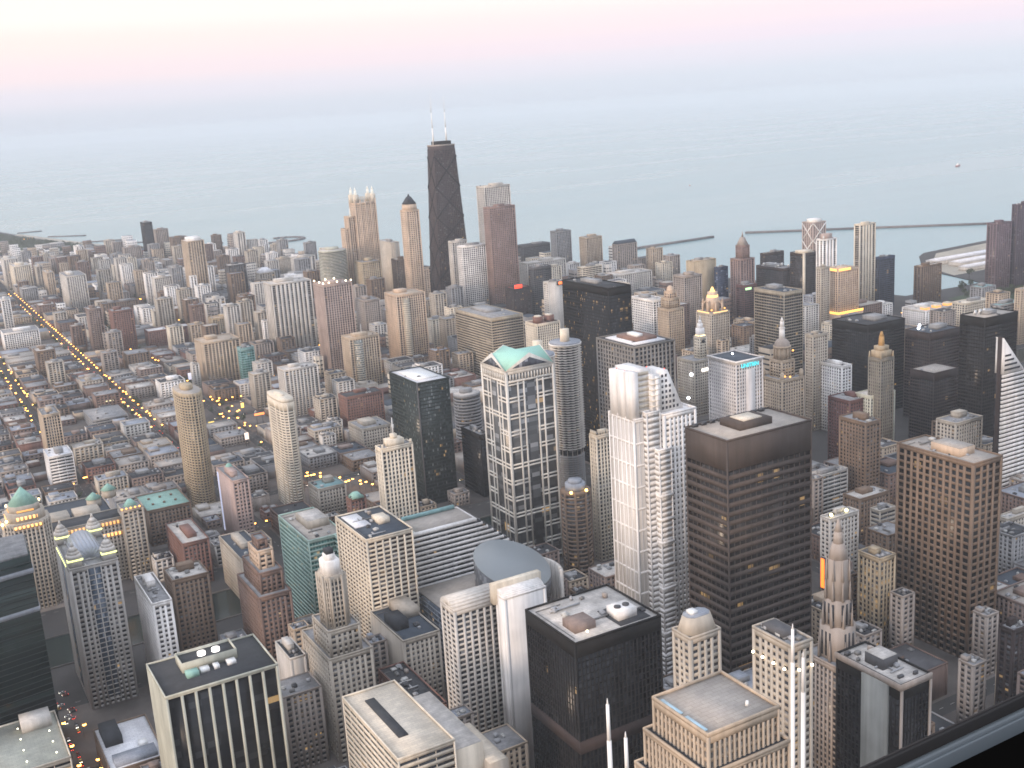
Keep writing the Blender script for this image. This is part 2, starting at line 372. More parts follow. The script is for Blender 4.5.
def facade_poly(Wb, G, pts, z0, z1, fh, sh, rib=None, sd=.5, top=3, ribw=.8, slab_out=0.0):
    # round or many-sided tower: floor rings, glass core, optional vertical ribs at the vertices
    cx = sum(p[0] for p in pts)/len(pts); cy = sum(p[1] for p in pts)/len(pts)
    def off(d): return [(p[0]+(cx-p[0])*d/max(1e-3, math.hypot(p[0]-cx, p[1]-cy)), p[1]+(cy-p[1])*d/max(1e-3, math.hypot(p[0]-cx, p[1]-cy))) for p in pts]
    G.prism(off(sd+.05), z0, z1-.5)
    nf = max(1, int(round((z1-top-z0)/fh))); fz = (z1-top-z0)/nf
    ring = off(.0)
    for k in range(nf): Wb.prism(ring, z0+k*fz, z0+k*fz+sh*fz)
    Wb.prism(off(-.02), z1-top, z1)
    if rib:
        n = len(pts)
        for i in range(0, n, rib):
            x, y = off(.35)[i]
            Wb.cyl(x, y, ribw, ribw, z0, z1-.05, 6)
def superellipse(w, d, n=24, e=2.0, cx=0, cy=0):
    out = []
    for i in range(n):
        t = 2*math.pi*(i+.5)/n; c, s = math.cos(t), math.sin(t)
        out.append((cx+w/2*math.copysign(abs(c)**(2/e), c), cy+d/2*math.copysign(abs(s)**(2/e), s)))
    return out
def roof_kit(root, X0, X1, Y0, Y1, z, rc, n_units=3, pent=True, pent_col=None, seed=0, ph=None):
    r = random.Random(seed)
    B = MB(); B.box(X0, X1, Y0, Y1, z-.5, z+.06); B.build('roof', roof_mat(rc), root)
    w, d = X1-X0, Y1-Y0
    taken = []
    if n_units >= 7 and w > 12 and d > 12:
        # near roofs: ducts, a pipe run and a stair hatch
        for q in range(2):
            B = MB(); a, b_ = X0+w*r.uniform(.1, .3), Y0+d*r.uniform(.1, .85); l = w*r.uniform(.35, .55)
            B.box(a, a+l, b_, b_+.9, z+.5, z+1.2); B.box(a+l*.3, a+l*.3+.9, b_+.9, b_+min(d*.15, 5), z+.5, z+1.2)
            for k in range(4): B.box(a+l*k/4+.3, a+l*k/4+.6, b_+.2, b_+.7, z, z+.5)
            B.build('duct', r.choice((GREY_METAL, DULL_METAL, PALE_METAL)), root)
        B = MB(); a, b_ = X0+w*.05, Y0+d*.5; B.bar((a, b_-d*.4, z+.35), (a, b_+d*.4, z+.35), .35); B.bar((a, b_+d*.4, z+.35), (a+w*.3, b_+d*.4, z+.35), .35); B.build('pipe_run', DULL_METAL, root)
        B = MB(); a, b_ = X0+w*r.uniform(.6, .85), Y0+d*r.uniform(.6, .85); B.box(a, a+2.2, b_, b_+2.8, z, z+2.5); B.build('stair_hatch', wall_mat('greytan'), root)
    if pent and w > 8 and d > 8:
        pw, pdp = w*r.uniform(.28, .5), d*r.uniform(.28, .5); px, py = X0+r.uniform(.25, .75)*(w-pw), Y0+r.uniform(.35, .8)*(d-pdp)
        h = ph or r.uniform(3, 5.5)
        B = MB(); B.box(px, px+pw, py, py+pdp, z+.06, z+h); B.box(px-.2, px+pw+.2, py-.2, py+pdp+.2, z+h, z+h+.4)
        B.build('penthouse', wall_mat(pent_col or 'grey'), root); taken.append((px, px+pw, py, py+pdp))
    for _ in range(n_units):
        for _t in range(8):
            s1, s2, hh = r.uniform(1.3, min(4, w*.28)), r.uniform(1.3, min(4, d*.28)), r.uniform(.9, 2.2)
            x, y = r.uniform(X0+1.2, max(X0+1.3, X1-s1-1.2)), r.uniform(Y0+1.2, max(Y0+1.3, Y1-s2-1.2))
            if all(x+s1 < a or x > b or y+s2 < c or y > e for a, b, c, e in taken): break
        else: continue
        taken.append((x, x+s1, y, y+s2))
        B = MB(); B.box(x, x+s1, y, y+s2, z+.06, z+hh)
        if r.random() < .6: B.cyl(x+s1/2, y+s2/2, min(s1, s2)*.35, min(s1, s2)*.35, z+hh, z+hh+.5, 10)
        B.build('vent_unit', r.choice((GREY_METAL, GREY_METAL, DULL_METAL, DARK_METAL, PALE_METAL)), root)
def glass_of(s, **kw): return glass_mat(s['g'], s['fh'], s['bay'], s['lit'], s['row'], **kw)
# ------------------------------------------------------------------ the setting: lake, land, river, streets, haze
NS = [-330, -210, -91, 33, 157, 290, 390, 530, 663, 804, 945, 1070, 1200, 1330, 1460, 1590]
EW_LOOP = [-90, 45, 200, 345, 490, 630, 755, 862]
EW_NORTH = [1045, 1133, 1233, 1333, 1410, 1499, 1610, 1690, 1777, 1866, 1977, 2085, 2190, 2300, 2410, 2520, 2640, 2777, 2890, 3010, 3130, 3250, 3370, 3576, 3700, 3830, 3960, 4100]
RIVER = [(-260, 955), (150, 962), (400, 975), (660, 985), (850, 1040), (950, 1088), (1150, 1112), (1960, 1060)]
SHORE = [(440, 6600), (507, 5716), (540, 5500), (655, 4940), (773, 4421), (901, 4174), (1030, 3950), (1130, 3850), (1120, 3600), (1110, 3300), (1130, 2900), (1150, 2680), (1250, 2580), (1420, 2540),
         (1560, 2400), (1640, 2200), (1680, 2010), (1720, 1830), (1735, 1640), (1745, 1560), (1960, 1552), (1990, 1640), (2030, 1760), (2180, 1900), (2230, 1930), (2560, 1960), (2640, 1700), (2560, 1500), (2100, 1380), (1990, 1100), (1990, -900)]
LAND = SHORE + [(-5000, -900), (-5000, 6600)]

def ground_material(name, c, sc, lo, hi, rough=.9):
    m, nt, b = new_mat(name); N = nt.nodes; L = nt.links
    tc = N.new('ShaderNodeTexCoord')
    n = N.new('ShaderNodeTexNoise'); n.inputs['Scale'].default_value = sc; n.inputs['Detail'].default_value = 7; n.inputs['Roughness'].default_value = .65; L.new(tc.outputs['Object'], n.inputs['Vector'])
    r = N.new('ShaderNodeMapRange'); r.inputs['From Min'].default_value = .3; r.inputs['From Max'].default_value = .7; r.inputs['To Min'].default_value = lo; r.inputs['To Max'].default_value = hi; L.new(n.outputs['Fac'], r.inputs['Value'])
    vm = N.new('ShaderNodeVectorMath'); vm.operation = 'SCALE'; vm.inputs[0].default_value = c; L.new(r.outputs[0], vm.inputs['Scale']); L.new(vm.outputs[0], b.inputs['Base Color'])
    b.inputs['Roughness'].default_value = rough; b.inputs['Specular IOR Level'].default_value = .3
    return m
ASPHALT = ground_material('asphalt', (.05, .046, .043), .02, .7, 1.35)
PAVING = ground_material('paving', (.125, .108, .096), .03, .65, 1.3)
GRASS = ground_material('turf', (.05, .075, .035), .03, .6, 1.4)
PARKING = ground_material('sand', (.34, .30, .24), .01, .8, 1.2)
m_water, nt, b = new_mat('lake water'); N = nt.nodes; L = nt.links
tc = N.new('ShaderNodeTexCoord'); mp = N.new('ShaderNodeMapping'); mp.inputs['Scale'].default_value = (.00035, .0016, 1); mp.inputs['Rotation'].default_value = (0, 0, math.radians(22)); L.new(tc.outputs['Object'], mp.inputs['Vector'])
n1 = N.new('ShaderNodeTexNoise'); n1.inputs['Scale'].default_value = 1.0; n1.inputs['Detail'].default_value = 5; n1.inputs['Roughness'].default_value = .55; L.new(mp.outputs[0], n1.inputs['Vector'])
r1 = N.new('ShaderNodeMapRange'); r1.inputs['From Min'].default_value = .38; r1.inputs['From Max'].default_value = .64; r1.inputs['To Min'].default_value = .20; r1.inputs['To Max'].default_value = .27; L.new(n1.outputs['Fac'], r1.inputs['Value'])
L.new(r1.outputs[0], b.inputs['Roughness'])
cr = N.new('ShaderNodeValToRGB'); cr.color_ramp.elements[0].position = .38; cr.color_ramp.elements[0].color = (.19, .30, .315, 1); cr.color_ramp.elements[1].position = .64; cr.color_ramp.elements[1].color = (.205, .31, .325, 1)
L.new(n1.outputs['Fac'], cr.inputs[0]); L.new(cr.outputs[0], b.inputs['Base Color'])
n2 = N.new('ShaderNodeTexNoise'); n2.inputs['Scale'].default_value = .05; n2.inputs['Detail'].default_value = 3; L.new(tc.outputs['Object'], n2.inputs['Vector'])
bp = N.new('ShaderNodeBump'); bp.inputs['Strength'].default_value = .03; bp.inputs['Distance'].default_value = 2.0; L.new(n2.outputs['Fac'], bp.inputs['Height']); L.new(bp.outputs[0], b.inputs['Normal'])
b.inputs['IOR'].default_value = 1.33

B = MB(); R_ = 55000
B.poly([(-R_, -R_, -1.6), (R_, -R_, -1.6), (R_, R_, -1.6), (-R_, R_, -1.6)]); o = B.build('lake_water', m_water); tag(o, None, None, None, 'structure')
from mathutils.geometry import tessellate_polygon
def sheet(name, pts, z, mat, skirt=None, kind='structure'):
    tri = tessellate_polygon([[Vector((x, y, 0)) for x, y in pts]])
    B = MB(); B.v = [(x, y, z) for x, y in pts]; B.nv = len(pts)
    for t in tri:
        a, b_, c = (pts[i] for i in t)
        ccw = (b_[0]-a[0])*(c[1]-a[1])-(b_[1]-a[1])*(c[0]-a[0]) > 0
        B.f.append(tuple(t) if ccw else tuple(reversed(t))); B.m.append(0)
    if skirt is not None:
        for i in range(len(pts)):
            p, q = pts[i], pts[(i+1) % len(pts)]
            B.poly([(*p, z), (*q, z), (*q, skirt), (*p, skirt)])
    o = B.build(name, mat); tag(o, None, None, None, kind); return o
sheet('ground', LAND, 0.0, ASPHALT, -2.0)
def ribbon(line, w):
    Lf, Rt = [], []
    for i, p in enumerate(line):
        a = line[max(0, i-1)]; c = line[min(len(line)-1, i+1)]
        dx, dy = c[0]-a[0], c[1]-a[1]; l = math.hypot(dx, dy); nx, ny = -dy/l, dx/l
        Lf.append((p[0]+nx*w/2, p[1]+ny*w/2)); Rt.append((p[0]-nx*w/2, p[1]-ny*w/2))
    return Rt + Lf[::-1]
def river_y(x):
    for (x0, y0), (x1, y1) in zip(RIVER, RIVER[1:]):
        if x0 <= x <= x1: return y0+(y1-y0)*(x-x0)/(x1-x0)
    return RIVER[0][1] if x < RIVER[0][0] else RIVER[-1][1]
m_river, nt, b = new_mat('river water'); b.inputs['Base Color'].default_value = (.012, .022, .02, 1); b.inputs['Specular IOR Level'].default_value = .25; b.inputs['Roughness'].default_value = .15
n2 = nt.nodes.new('ShaderNodeTexNoise'); n2.inputs['Scale'].default_value = .3; bp = nt.nodes.new('ShaderNodeBump'); bp.inputs['Strength'].default_value = .15; nt.links.new(n2.outputs['Fac'], bp.inputs['Height']); nt.links.new(bp.outputs[0], b.inputs['Normal'])
sheet('river_water', ribbon(RIVER, 58), .08, m_river)
# river walls and bridges carrying the streets
B = MB()
for s_ in (-30, 30):
    for (x0, y0), (x1, y1) in zip(RIVER, RIVER[1:]): B.bar((x0, y0+s_, .35), (x1, y1+s_, .35), 1.2)
o = B.build('river_embankment', PAVING); tag(o, None, None, None, 'structure')
def bridge(x):
    y = river_y(x)
    t = thing('street_bridge', (x, y, 0), None, 'bridge', 'street bridges over the river')
    B = MB(); B.box(-9, 9, -36, 36, 3.2, 4.0); B.box(-8.9, 8.9, -44, -36, .05, 3.9); B.box(-8.9, 8.9, 36, 44, .05, 3.9); B.build('deck', ASPHALT, t)
    for s_ in (-9.4, 9.4):
        B = MB(); B.box(s_-.3, s_+.3, -36, 36, 2.4, 5.2); B.build('girder', metal_mat('bridge paint', (.16, .075, .06)), t)
    return t
BR = []
for x_, nm in ((33, 'dark red street bridge over the river by the four-lantern tower'), (157, 'dark red street bridge over the river just behind the brown paired block'), (290, 'dark red street bridge by the reddish setback tower and the river'),
              (390, 'dark red street bridge left of the dark green glass tower'), (530, 'dark red street bridge behind the pedimented tower'), (663, 'dark red street bridge at the round balcony towers')):
    t = bridge(x_); t['label'] = nm

# street-front blocks: raised pavement slabs with a kerb face
B = MB()
def blocks(xs, ys):
    for x0, x1 in zip(xs, xs[1:]):
        for y0, y1 in zip(ys, ys[1:]):
            a, b_, c, d = x0+8, x1-8, y0+7, y1-7
            if b_-a > 20 and d-c > 12: yield a, b_, c, d
def in_land(x, y):
    ins = False; n = len(LAND)
    for i in range(n):
        (x0, y0), (x1, y1) = LAND[i], LAND[(i+1) % n]
        if (y0 > y) != (y1 > y) and x < (x1-x0)*(y-y0)/(y1-y0)+x0: ins = not ins
    return ins
ALLB = list(blocks(NS, EW_LOOP)) + list(blocks(NS, EW_NORTH))
ALLB = [q for q in ALLB if in_land(q[1]+8, q[3]+8) and in_land(q[1]+8, q[2]-8) and not (abs((q[2]+q[3])/2-river_y((q[0]+q[1])/2)) < 31+(q[3]-q[2])/2)]
for a, b_, c, d in ALLB: B.box(a, b_, c, d, -.2, .15)
o = B.build('pavement', PAVING); tag(o, None, None, None, 'structure')
# painted lane lines
PAINT = ground_material('road paint', (.62, .60, .55), .3, .8, 1.1)
B = MB()
for x in NS[:9]:
    y = 640
    while y < 2600:
        if abs(y-river_y(x)) > 50: B.poly([(x-.12, y, .02), (x+.12, y, .02), (x+.12, y+4, .02), (x-.12, y+4, .02)])
        y += 11
for y in EW_LOOP[4:]+EW_NORTH[:12]:
    x = -80
    while x < 1000:
        B.poly([(x, y-.12, .02), (x+4, y-.12, .02), (x+4, y+.12, .02), (x, y+.12, .02)]); x += 11
o = B.build('road_markings', PAINT); tag(o, None, None, None, 'structure')
# park lawns, beach and the lakefront drive
sheet('park_lawn', [(-600, 5600), (480, 5600), (510, 5400), (620, 4900), (730, 4400), (600, 4150), (300, 3980), (250, 4300), (100, 4700), (-600, 4900)], .05, GRASS)
sheet('harbour_park', [(1770, 1350), (1985, 1390), (2080, 1400), (2500, 1520), (2560, 1640), (2150, 1650), (2000, 1500), (1770, 1480)], .05, GRASS)
sheet('waterworks_yard', [(2000, 1652), (2170, 1652), (2560, 1700), (2540, 1930), (2240, 1900), (2050, 1760)], .10, PARKING)
sheet('beach', [(560, 5480), (650, 5010), (768, 4440), (895, 4190), (1020, 3965), (1120, 3860), (1100, 3700), (1060, 3700), (1000, 3900), (860, 4130), (735, 4390), (620, 4980), (535, 5420)], .09, PARKING)
sheet('lakefront_drive', ribbon([(420, 5500), (560, 5000), (680, 4450), (800, 4170), (930, 3960), (1040, 3780), (1065, 3500), (1060, 3200), (1080, 2900), (1105, 2660), (1220, 2540), (1400, 2490), (1520, 2370), (1600, 2190), (1650, 2000), (1690, 1800), (1700, 1560), (1720, 1100)], 26), .13, ASPHALT)

STONE = ground_material('harbour stone', (.17, .15, .145), .05, .7, 1.2)
def lake_wall(name, line, w, h, label, cat, group=None):
    B = MB()
    for p, q in zip(line, line[1:]):
        dx, dy = q[0]-p[0], q[1]-p[1]; l = math.hypot(dx, dy); nx, ny = -dy/l*w/2, dx/l*w/2
        B.loft([(p[0]+nx, p[1]+ny, -2), (p[0]-nx, p[1]-ny, -2), (p[0]-nx*.8, p[1]-ny*.8, h), (p[0]+nx*.8, p[1]+ny*.8, h)],
               [(q[0]+nx, q[1]+ny, -2), (q[0]-nx, q[1]-ny, -2), (q[0]-nx*.8, q[1]-ny*.8, h), (q[0]+nx*.8, q[1]+ny*.8, h)])
    o = B.build(name, STONE); return tag(o, label, cat, group)
lake_wall('breakwater', [(1760, 2590), (1880, 2628), (2158, 2642)], 12, 4, 'thin stone breakwater slanting up from the lakefront towers', 'breakwater')
lake_wall('breakwater', [(2274, 2632), (2520, 2420), (2781, 2180), (3100, 1900)], 12, 4, 'long straight stone breakwater far out behind the harbour towers', 'breakwater')
arc = [(1110, 3880), (1190, 3905)] + [(1275+70*math.cos(math.radians(a)), 3965+75*math.sin(math.radians(a))) for a in range(-120, 110, 20)]
lake_wall('hooked_pier', arc, 18, 3, 'curved hook shaped stone pier in the lake', 'pier')
for i, (a, b_) in enumerate((((560, 5533), (663, 5520)), ((640, 5160), (770, 5030)), ((700, 4720), (860, 4640)), ((760, 4500), (920, 4440)), ((850, 4290), (1020, 4235)), ((930, 4130), (1090, 4090)))):
    lake_wall('beach_groyne', [a, b_], 9, 2.5, ('farthest', 'second farthest', 'third farthest', 'third nearest', 'second nearest', 'nearest')[i] + ' of the stone groynes jutting from the left beach', 'groyne', 'stone groynes along the beach')

# ------------------------------------------------------------------ haze
hz, nt, b = new_mat('air haze')
for n in list(nt.nodes): nt.nodes.remove(n)
pv = nt.nodes.new('ShaderNodeVolumePrincipled'); pv.inputs['Color'].default_value = (.745, .785, .83, 1); pv.inputs['Density'].default_value = HAZE; pv.inputs['Anisotropy'].default_value = .0
ou = nt.nodes.new('ShaderNodeOutputMaterial'); nt.links.new(pv.outputs[0], ou.inputs['Volume'])
B = MB(); B.box(-56000, 56000, -56000, 56000, -3.0, 475)
o = B.build('haze', hz); tag(o, None, None, None, 'stuff')
# name, style, wall, roof, x, y (south-west corner), width, depth, height, short name, label
TOWERS = [
('whitefin','fins','limepale','dark',87.7,622.8,64.9,47.5,105.0,'white finned office block','cream white pier office block with dark glass strips and two lit roof fans'),
('four','punched','fourgrey','grey',71.9,842.2,33.8,70.5,110.0,'four-lantern tower','grey office tower with four lantern cupolas and yellow lit cornice'),
('blacklow','mullion','black','pale',273.4,490.1,56.2,51.6,135.0,'black low-centre slab','black steel office slab with patchy white roof at the bottom centre'),
('gridround','grid','pale','pale',255.6,597.7,31.8,19.0,118.0,'round-shouldered grid slab','pale gridded slab with rounded end beside the blank white slab'),
('blankslab','blankg','white','white',282.0,582.3,29.6,8.6,124.0,'blank white slab','blank white windowless slab with rounded shoulder beside the black slab'),
('stepbeige','ribs','tan','tanroof',206.4,299.4,32.3,31.3,200.0,'stepped beige tower','beige ribbed tower with stepped crown and flat pale roof at bottom'),
('floodlit','punched','beige','grey',316.8,376.1,13.4,25.8,167.0,'floodlit limestone tower','cream limestone tower with rounded corners and white floodlights under its top'),
('chamfer','punched','beige','pale',311.2,441.7,20.0,14.6,146.0,'chamfered tan tower','tan stone tower with chamfered corners behind the stepped beige tower'),
('blackcore','mullion','black','pale',400.9,386.8,22.0,44.0,115.0,'black tower with concrete strip','black glass tower with one grey concrete strip up its west face'),
('gothhotel','punched','brown','grey',413.5,394.2,22.8,16.8,78.0,'small gothic brown block','small brown stone block with stepped red roof by the concrete strip tower'),
('browngrid','grid','brown','tanroof',625.5,522.3,30.6,67.6,150.0,'brown grid tower','tall brown concrete grid tower with tan penthouse at the right'),
('civic','spans','rust','tanroof',434.1,556.3,72.4,41.9,198.0,'rust brown courthouse tower','massive rust brown steel tower with tall blank band under flat roof'),
('tangrid','gridw','cream','darkb',260.7,747.1,37.2,61.1,115.0,'tan punched grid block','tan gridded office block with dark and white patched roof'),
('greenstep','bandg','green','tanroof',247.6,840.2,31.2,73.7,88.0,'green glass banded block','green glass office block with zigzag banded walls and tan roof'),
('blankbeige','punched','beige','darkb',258.3,689.3,28.3,57.8,60.0,'beige block with blank wall','beige block with blank west wall and dark blue grey roof'),
('terrace','bandw','cream','cream',175.0,505.7,32.3,76.2,95.0,'cream banded block','cream roofed block with banded west wall and stepped terraces'),
('redlow','punched','redbrick','dark',238.4,623.0,19.0,66.6,45.0,'dark red low block','dark red low block between the beige block and the cream banded block'),
('whitenarrow','punched','white','grey',121.9,827.3,14.5,61.9,75.0,'narrow white block','narrow white block with paired windows beside the brown paired block'),
('browntwin','punched','brown','pale',142.1,848.6,28.0,28.9,80.0,'brown paired block','brown grid windowed block with pale roof patches behind the white fins'),
('behindbrown','punched','beige','darkb',219.8,945.2,24.2,68.9,45.0,'pale block behind setback tower','pale low block with dark roof behind the reddish setback tower'),
('pinkdome','punched','pinkwall','grey',256.6,1088.1,17.1,57.4,70.0,'pink walled dome block','block with pink west wall and small green dome on roof'),
('greenroof','punched','brown','copper',183.6,1150.2,44.3,56.8,38.0,'green roofed warehouse','brown warehouse with broad flat copper green roof'),
('brickpale','punched','redbrick','pale',187.9,1023.4,24.8,65.9,42.0,'brick block with pale roof','red brick block with pale roof beside the green roofed warehouse'),
('limeslab','punched','pale','dark',185.3,711.8,11.3,31.6,60.0,'grey party-wall block','plain grey block wedged against the base of the pale setback tower'),
('darkglass','curtain','greenblack','whiteroof',458.2,1076.4,37.6,72.3,136.0,'dark green glass tower','dark green glass tower with bright white flat roof'),
('antenna','ribs','cream','grey',328.2,870.2,29.4,12.7,140.0,'cream tower with mast','cream ribbed tower with stepped top and one white mast'),
('slimpale','round','cream','dark',335.4,1156.0,17.7,57.9,121.3,'slim pale tower','slim pale tower with rounded corners standing alone amid low rooftops'),
('octotan','round','ochre','tanroof',249.0,1226.9,27.0,58.7,132.1,'ochre ribbed tower','tall ochre many-sided tower with closely ribbed balconies'),
('ribleft','ribs','tan','grey',137.6,1512.5,21.4,45.3,71.3,'ribbed tower behind garage','tan ribbed tower rising behind the white louvred block'),
('louvre','bandw','white','whiteroof',127.6,1422.5,28.3,41.6,40.2,'white louvred block','white block with dark horizontal louvres near the left edge'),
('flatslab','bandw','grey','grey',216.7,1667.3,49.7,73.6,16.3,'flat roofed hall','long low hall with broad overhanging flat grey roof'),
('bandbrown','bandb','bandtan','grey',785.8,1514.0,56.7,120.5,100.0,'tan banded block','wide block with strong tan and dark horizontal stripes'),
('creamhotel','ribs','cream','brownroof',815.3,1427.5,40.1,34.7,98.0,'cream hotel with brown penthouse','cream ribbed hotel with brown penthouse beside the round towers'),
('roundglass','round','grey','pale',573.1,1209.9,33.1,29.5,75.0,'curved grey glass block','curved grey glass block behind the pedimented tower'),
('blackside','curtain','black','grey',520.3,1061.8,7.4,44.4,70.0,'black glass block by pediments','small black glass block with pale edge left of the pedimented tower'),
('gothic','ribs','cream','tan',520.7,836.6,19.6,11.2,120.0,'crenelated cream tower','cream ribbed tower with crenelated top left of the white stepped tower'),
('leo','gridl','granite','dark',566.5,837.7,46.3,60.8,194.0,'grey granite grid tower','grey granite grid tower with columned crown and dark sunken roof'),
('ibm','curtain','black','dark',675.7,1035.0,30.8,93.5,212.0,'black amber-windowed slab','broad black slab tower with rows of amber lit windows'),
('redsign','blankg','pale','pale',963.5,1634.0,34.0,16.1,120.0,'pale slab with red sign','pale slab with red roof sign left of the black amber slab'),
('kemper','grid','kempale','darkb',688.7,842.2,34.2,41.6,159.0,'white tower with cyan sign','white gridded tower with dark roof and glowing cyan rooftop sign'),
('equit','bandb','bandtan','darkb',1067.0,1179.6,35.3,60.7,139.0,'dark banded slab','dark slab with thin tan horizontal bands behind the domed tower'),
('wgrid','grid','white','pale',1042.5,1447.8,27.7,59.1,100.0,'white gridded block','white block with square dark windows right of the black amber slab'),
('mather','punched','beige','tan',955.2,1010.9,24.8,13.4,120.0,'slim beige tower with flat top','slim beige stone tower left of the black twin slab'),
('office1','punched','white','pale',968.6,976.6,16.6,37.6,85.0,'pale office block with flat roof','pale office block with flat light roof left of copper crowned tower'),
('blacktwin','curtain','black','dark',1049.7,1012.1,66.2,60.8,118.0,'black twin slab','wide black slab with dark roof behind the copper crowned tower'),
('darkmid','curtain','darkbrown','darkb',1084.0,945.8,54.0,38.2,112.0,'dark brown slab with roof lights','dark brown slab with two white roof lights left of the tall black tower'),
('flatdark','curtain','darkbrown','tanroof',1015.4,881.3,42.3,34.3,85.0,'dark block with light roof','low dark block with broad light grey roof'),
('tallblack','curtain','black','tanroof',984.9,793.2,53.1,31.3,165.0,'tall black tower with dishes','tall black tower with light roof and three white dishes'),
('brownset','punched','brown','grey',785.4,768.3,20.3,34.7,95.0,'brown setback block','brown stone block with stepped top behind the brown grid tower'),
('darkred','punched','darkred','grey',873.0,872.3,33.3,32.2,80.0,'dark red block','dark red block behind the brown setback block'),
('resnotch','punched','beige','grey',872.8,735.4,39.4,23.8,85.0,'beige notched apartments','beige apartment block with notched plan and pale roof at right'),
('slimtan','ribs','tan','grey',1053.9,832.4,10.2,5.2,80.0,'narrow tan block','narrow tan block beside the white diamond topped tower'),
('whitebands','bandw','pale','pale',729.7,779.0,43.5,13.2,50.0,'pale banded low block','pale low block with dark window bands right of the courthouse tower'),
('bluelow','punched','brown','pale',721.0,714.4,38.3,20.5,48.0,'brown block with bluish roof','brown low block with bluish white roof beside the brown grid tower'),
('cityhall','punched','pale','pale',631.6,662.7,33.1,9.0,66.0,'pale block with two roof lights','pale block with two bright roof lights behind the stone spire'),
('litrib','ribs','ochre','grey',575.8,559.3,16.3,20.7,80.0,'ochre block with lit windows','ochre ribbed block with many yellow lit windows left of brown grid tower'),
('smallgrey','bandw','beige','pale',707.6,679.0,19.8,9.0,50.0,'beige low block by grid tower','beige low block with slot windows beside the brown grid tower'),
('sideblock','punched','darkbrown','grey',554.5,434.3,15.2,7.7,80.0,'dark block at right edge','dark block at the right edge above the window ledge'),
('tanright','punched','beige','pale',784.0,608.8,42.3,7.8,45.0,'beige block at right edge','beige low block at right edge below the diamond tower'),
('bigslab','stripe','pale','pale',582.0,1939.3,73.8,45.3,134.9,'striped concrete slab','broad concrete slab with dark vertical window stripes'),
('lantern','ribs','pink','pink',598.0,1719.8,49.4,45.7,154.0,'lantern topped pink tower','pink ribbed tower with a ring of bright roof lanterns'),
('glassbay','ribs','tan','tan',591.7,1611.6,49.5,32.9,84.8,'tan tower with mast','tan tower with pale glass bay and thin mast'),
('tancols','ribs','peach','tan',708.1,1688.1,52.0,48.3,126.5,'peach ribbed tower','peach ribbed tower with glazed bay behind the dark green glass tower'),
('greyt','punched','greytan','grey',753.1,1940.7,31.9,43.6,82.7,'grey tower behind tan mast','grey tan block right behind the tan tower with mast'),
('tanpunch','punched','ochre','grey',872.8,2231.5,43.4,44.4,113.2,'ochre gridded block','ochre gridded block below the lantern crowned skyscraper'),
('octo','round','limepale','pale',796.7,2250.9,57.9,47.6,143.7,'pale octagonal tower','pale octagonal apartment tower behind the lantern topped pink tower'),
('paleslab','blankg','beige','pale',1004.0,2373.3,19.8,79.9,130.5,'plain beige slab','plain beige slab between the crowned skyscraper and slender hip roofed tower'),
('brownsm','punched','brown','cream',976.2,2289.9,36.2,26.9,102.3,'small brown block','small brown block with cream top at slender hip roofed tower'),
('whitegrid','grid','white','white',1003.0,2020.2,59.1,21.8,147.7,'white lattice tower','bright white lattice tower in front of the pink granite tower'),
('palebeh','ribs','pale','pale',1031.0,2119.3,35.2,18.5,147.6,'pale tower behind lattice','pale ribbed tower just behind the white lattice tower'),
('watert','ribs','pale','cream',1101.5,2094.3,62.0,35.0,255.0,'tall pale grid tower','tall pale marble tower behind the pink granite tower'),
('olymp','punched','granitepink','granitepink',1054.5,1992.1,59.4,24.8,221.0,'pink granite tower','tall pink granite tower in front of the tall pale marble tower'),
('whiteblk','blankg','white','white',829.3,2581.7,54.7,43.5,57.4,'white block behind slab','plain white block behind the striped concrete slab'),
('beigeblk','punched','beige','beige',932.9,2982.8,36.8,25.5,51.9,'beige block by lake','beige block left of the dark striped lakefront block'),
('stripeblk','stripe','pale','grey',925.1,2832.6,60.1,23.5,67.9,'dark striped lakefront block','lakefront block with dark vertical stripes left of pale octagonal tower'),
('lake1','ribs','grey','grey',1029.7,3029.2,32.3,16.3,81.1,'grey lakefront tower','slim grey lakefront tower behind the dark striped block'),
('tallconc','apt','tan','white',606.3,2606.0,38.7,54.8,160.9,'tall tan apartment tower','tall tan apartment slab with small white penthouse on the north side'),
('darkglasst','curtain','black','grey',749.5,3751.6,28.3,44.3,125.3,'dark glass lakefront tower','slim dark glass tower at the lakefront standing against the water'),
('tanlake','apt','greytan','grey',801.4,3834.0,42.4,29.1,92.5,'square grey tan lakefront tower','square grey tan tower beside dark glass lakefront tower'),
('brownlake','apt','brown','darkb',813.5,3661.6,47.4,39.8,76.4,'brown lakefront tower','brown lakefront tower just left of the tall tan apartment slab'),
('slimlake','stripe','pale','tan',920.6,3302.6,24.0,40.9,103.4,'slim pale lakefront tower','slim pale lakefront tower with dark central stripe'),
('darkslab','apt','darkgrey','pale',679.7,2559.2,41.8,32.4,101.4,'grey slab with pale edge','dark grey apartment slab with pale west edge'),
('ribpale','ribs','pale','white',542.2,2698.5,41.5,31.0,77.9,'pale ribbed slab','pale ribbed apartment slab with white roof lip'),
('stepwhite','bandw','white','white',652.9,3289.3,39.1,51.5,42.7,'white stepped block','white stepped block left of the tall tan apartment slab'),
('greysm','apt','grey','pale',614.7,2837.7,29.4,31.0,79.7,'grey block left of tall slab','grey apartment block tucked left of the tall tan slab'),
('lpair','apt','pale','pale',296.0,3438.7,38.8,75.5,87.1,'left edge pale slab','pale apartment slab at the left edge above the park'),
('lpair2','apt','cream','pale',309.4,3345.7,45.8,92.6,74.2,'second pale slab','cream apartment slab just in front of the left edge slab'),
('lslim','apt','beige','pale',362.4,3305.9,17.8,60.0,71.3,'slim beige slab by park','slim beige slab beside the park trees at left'),
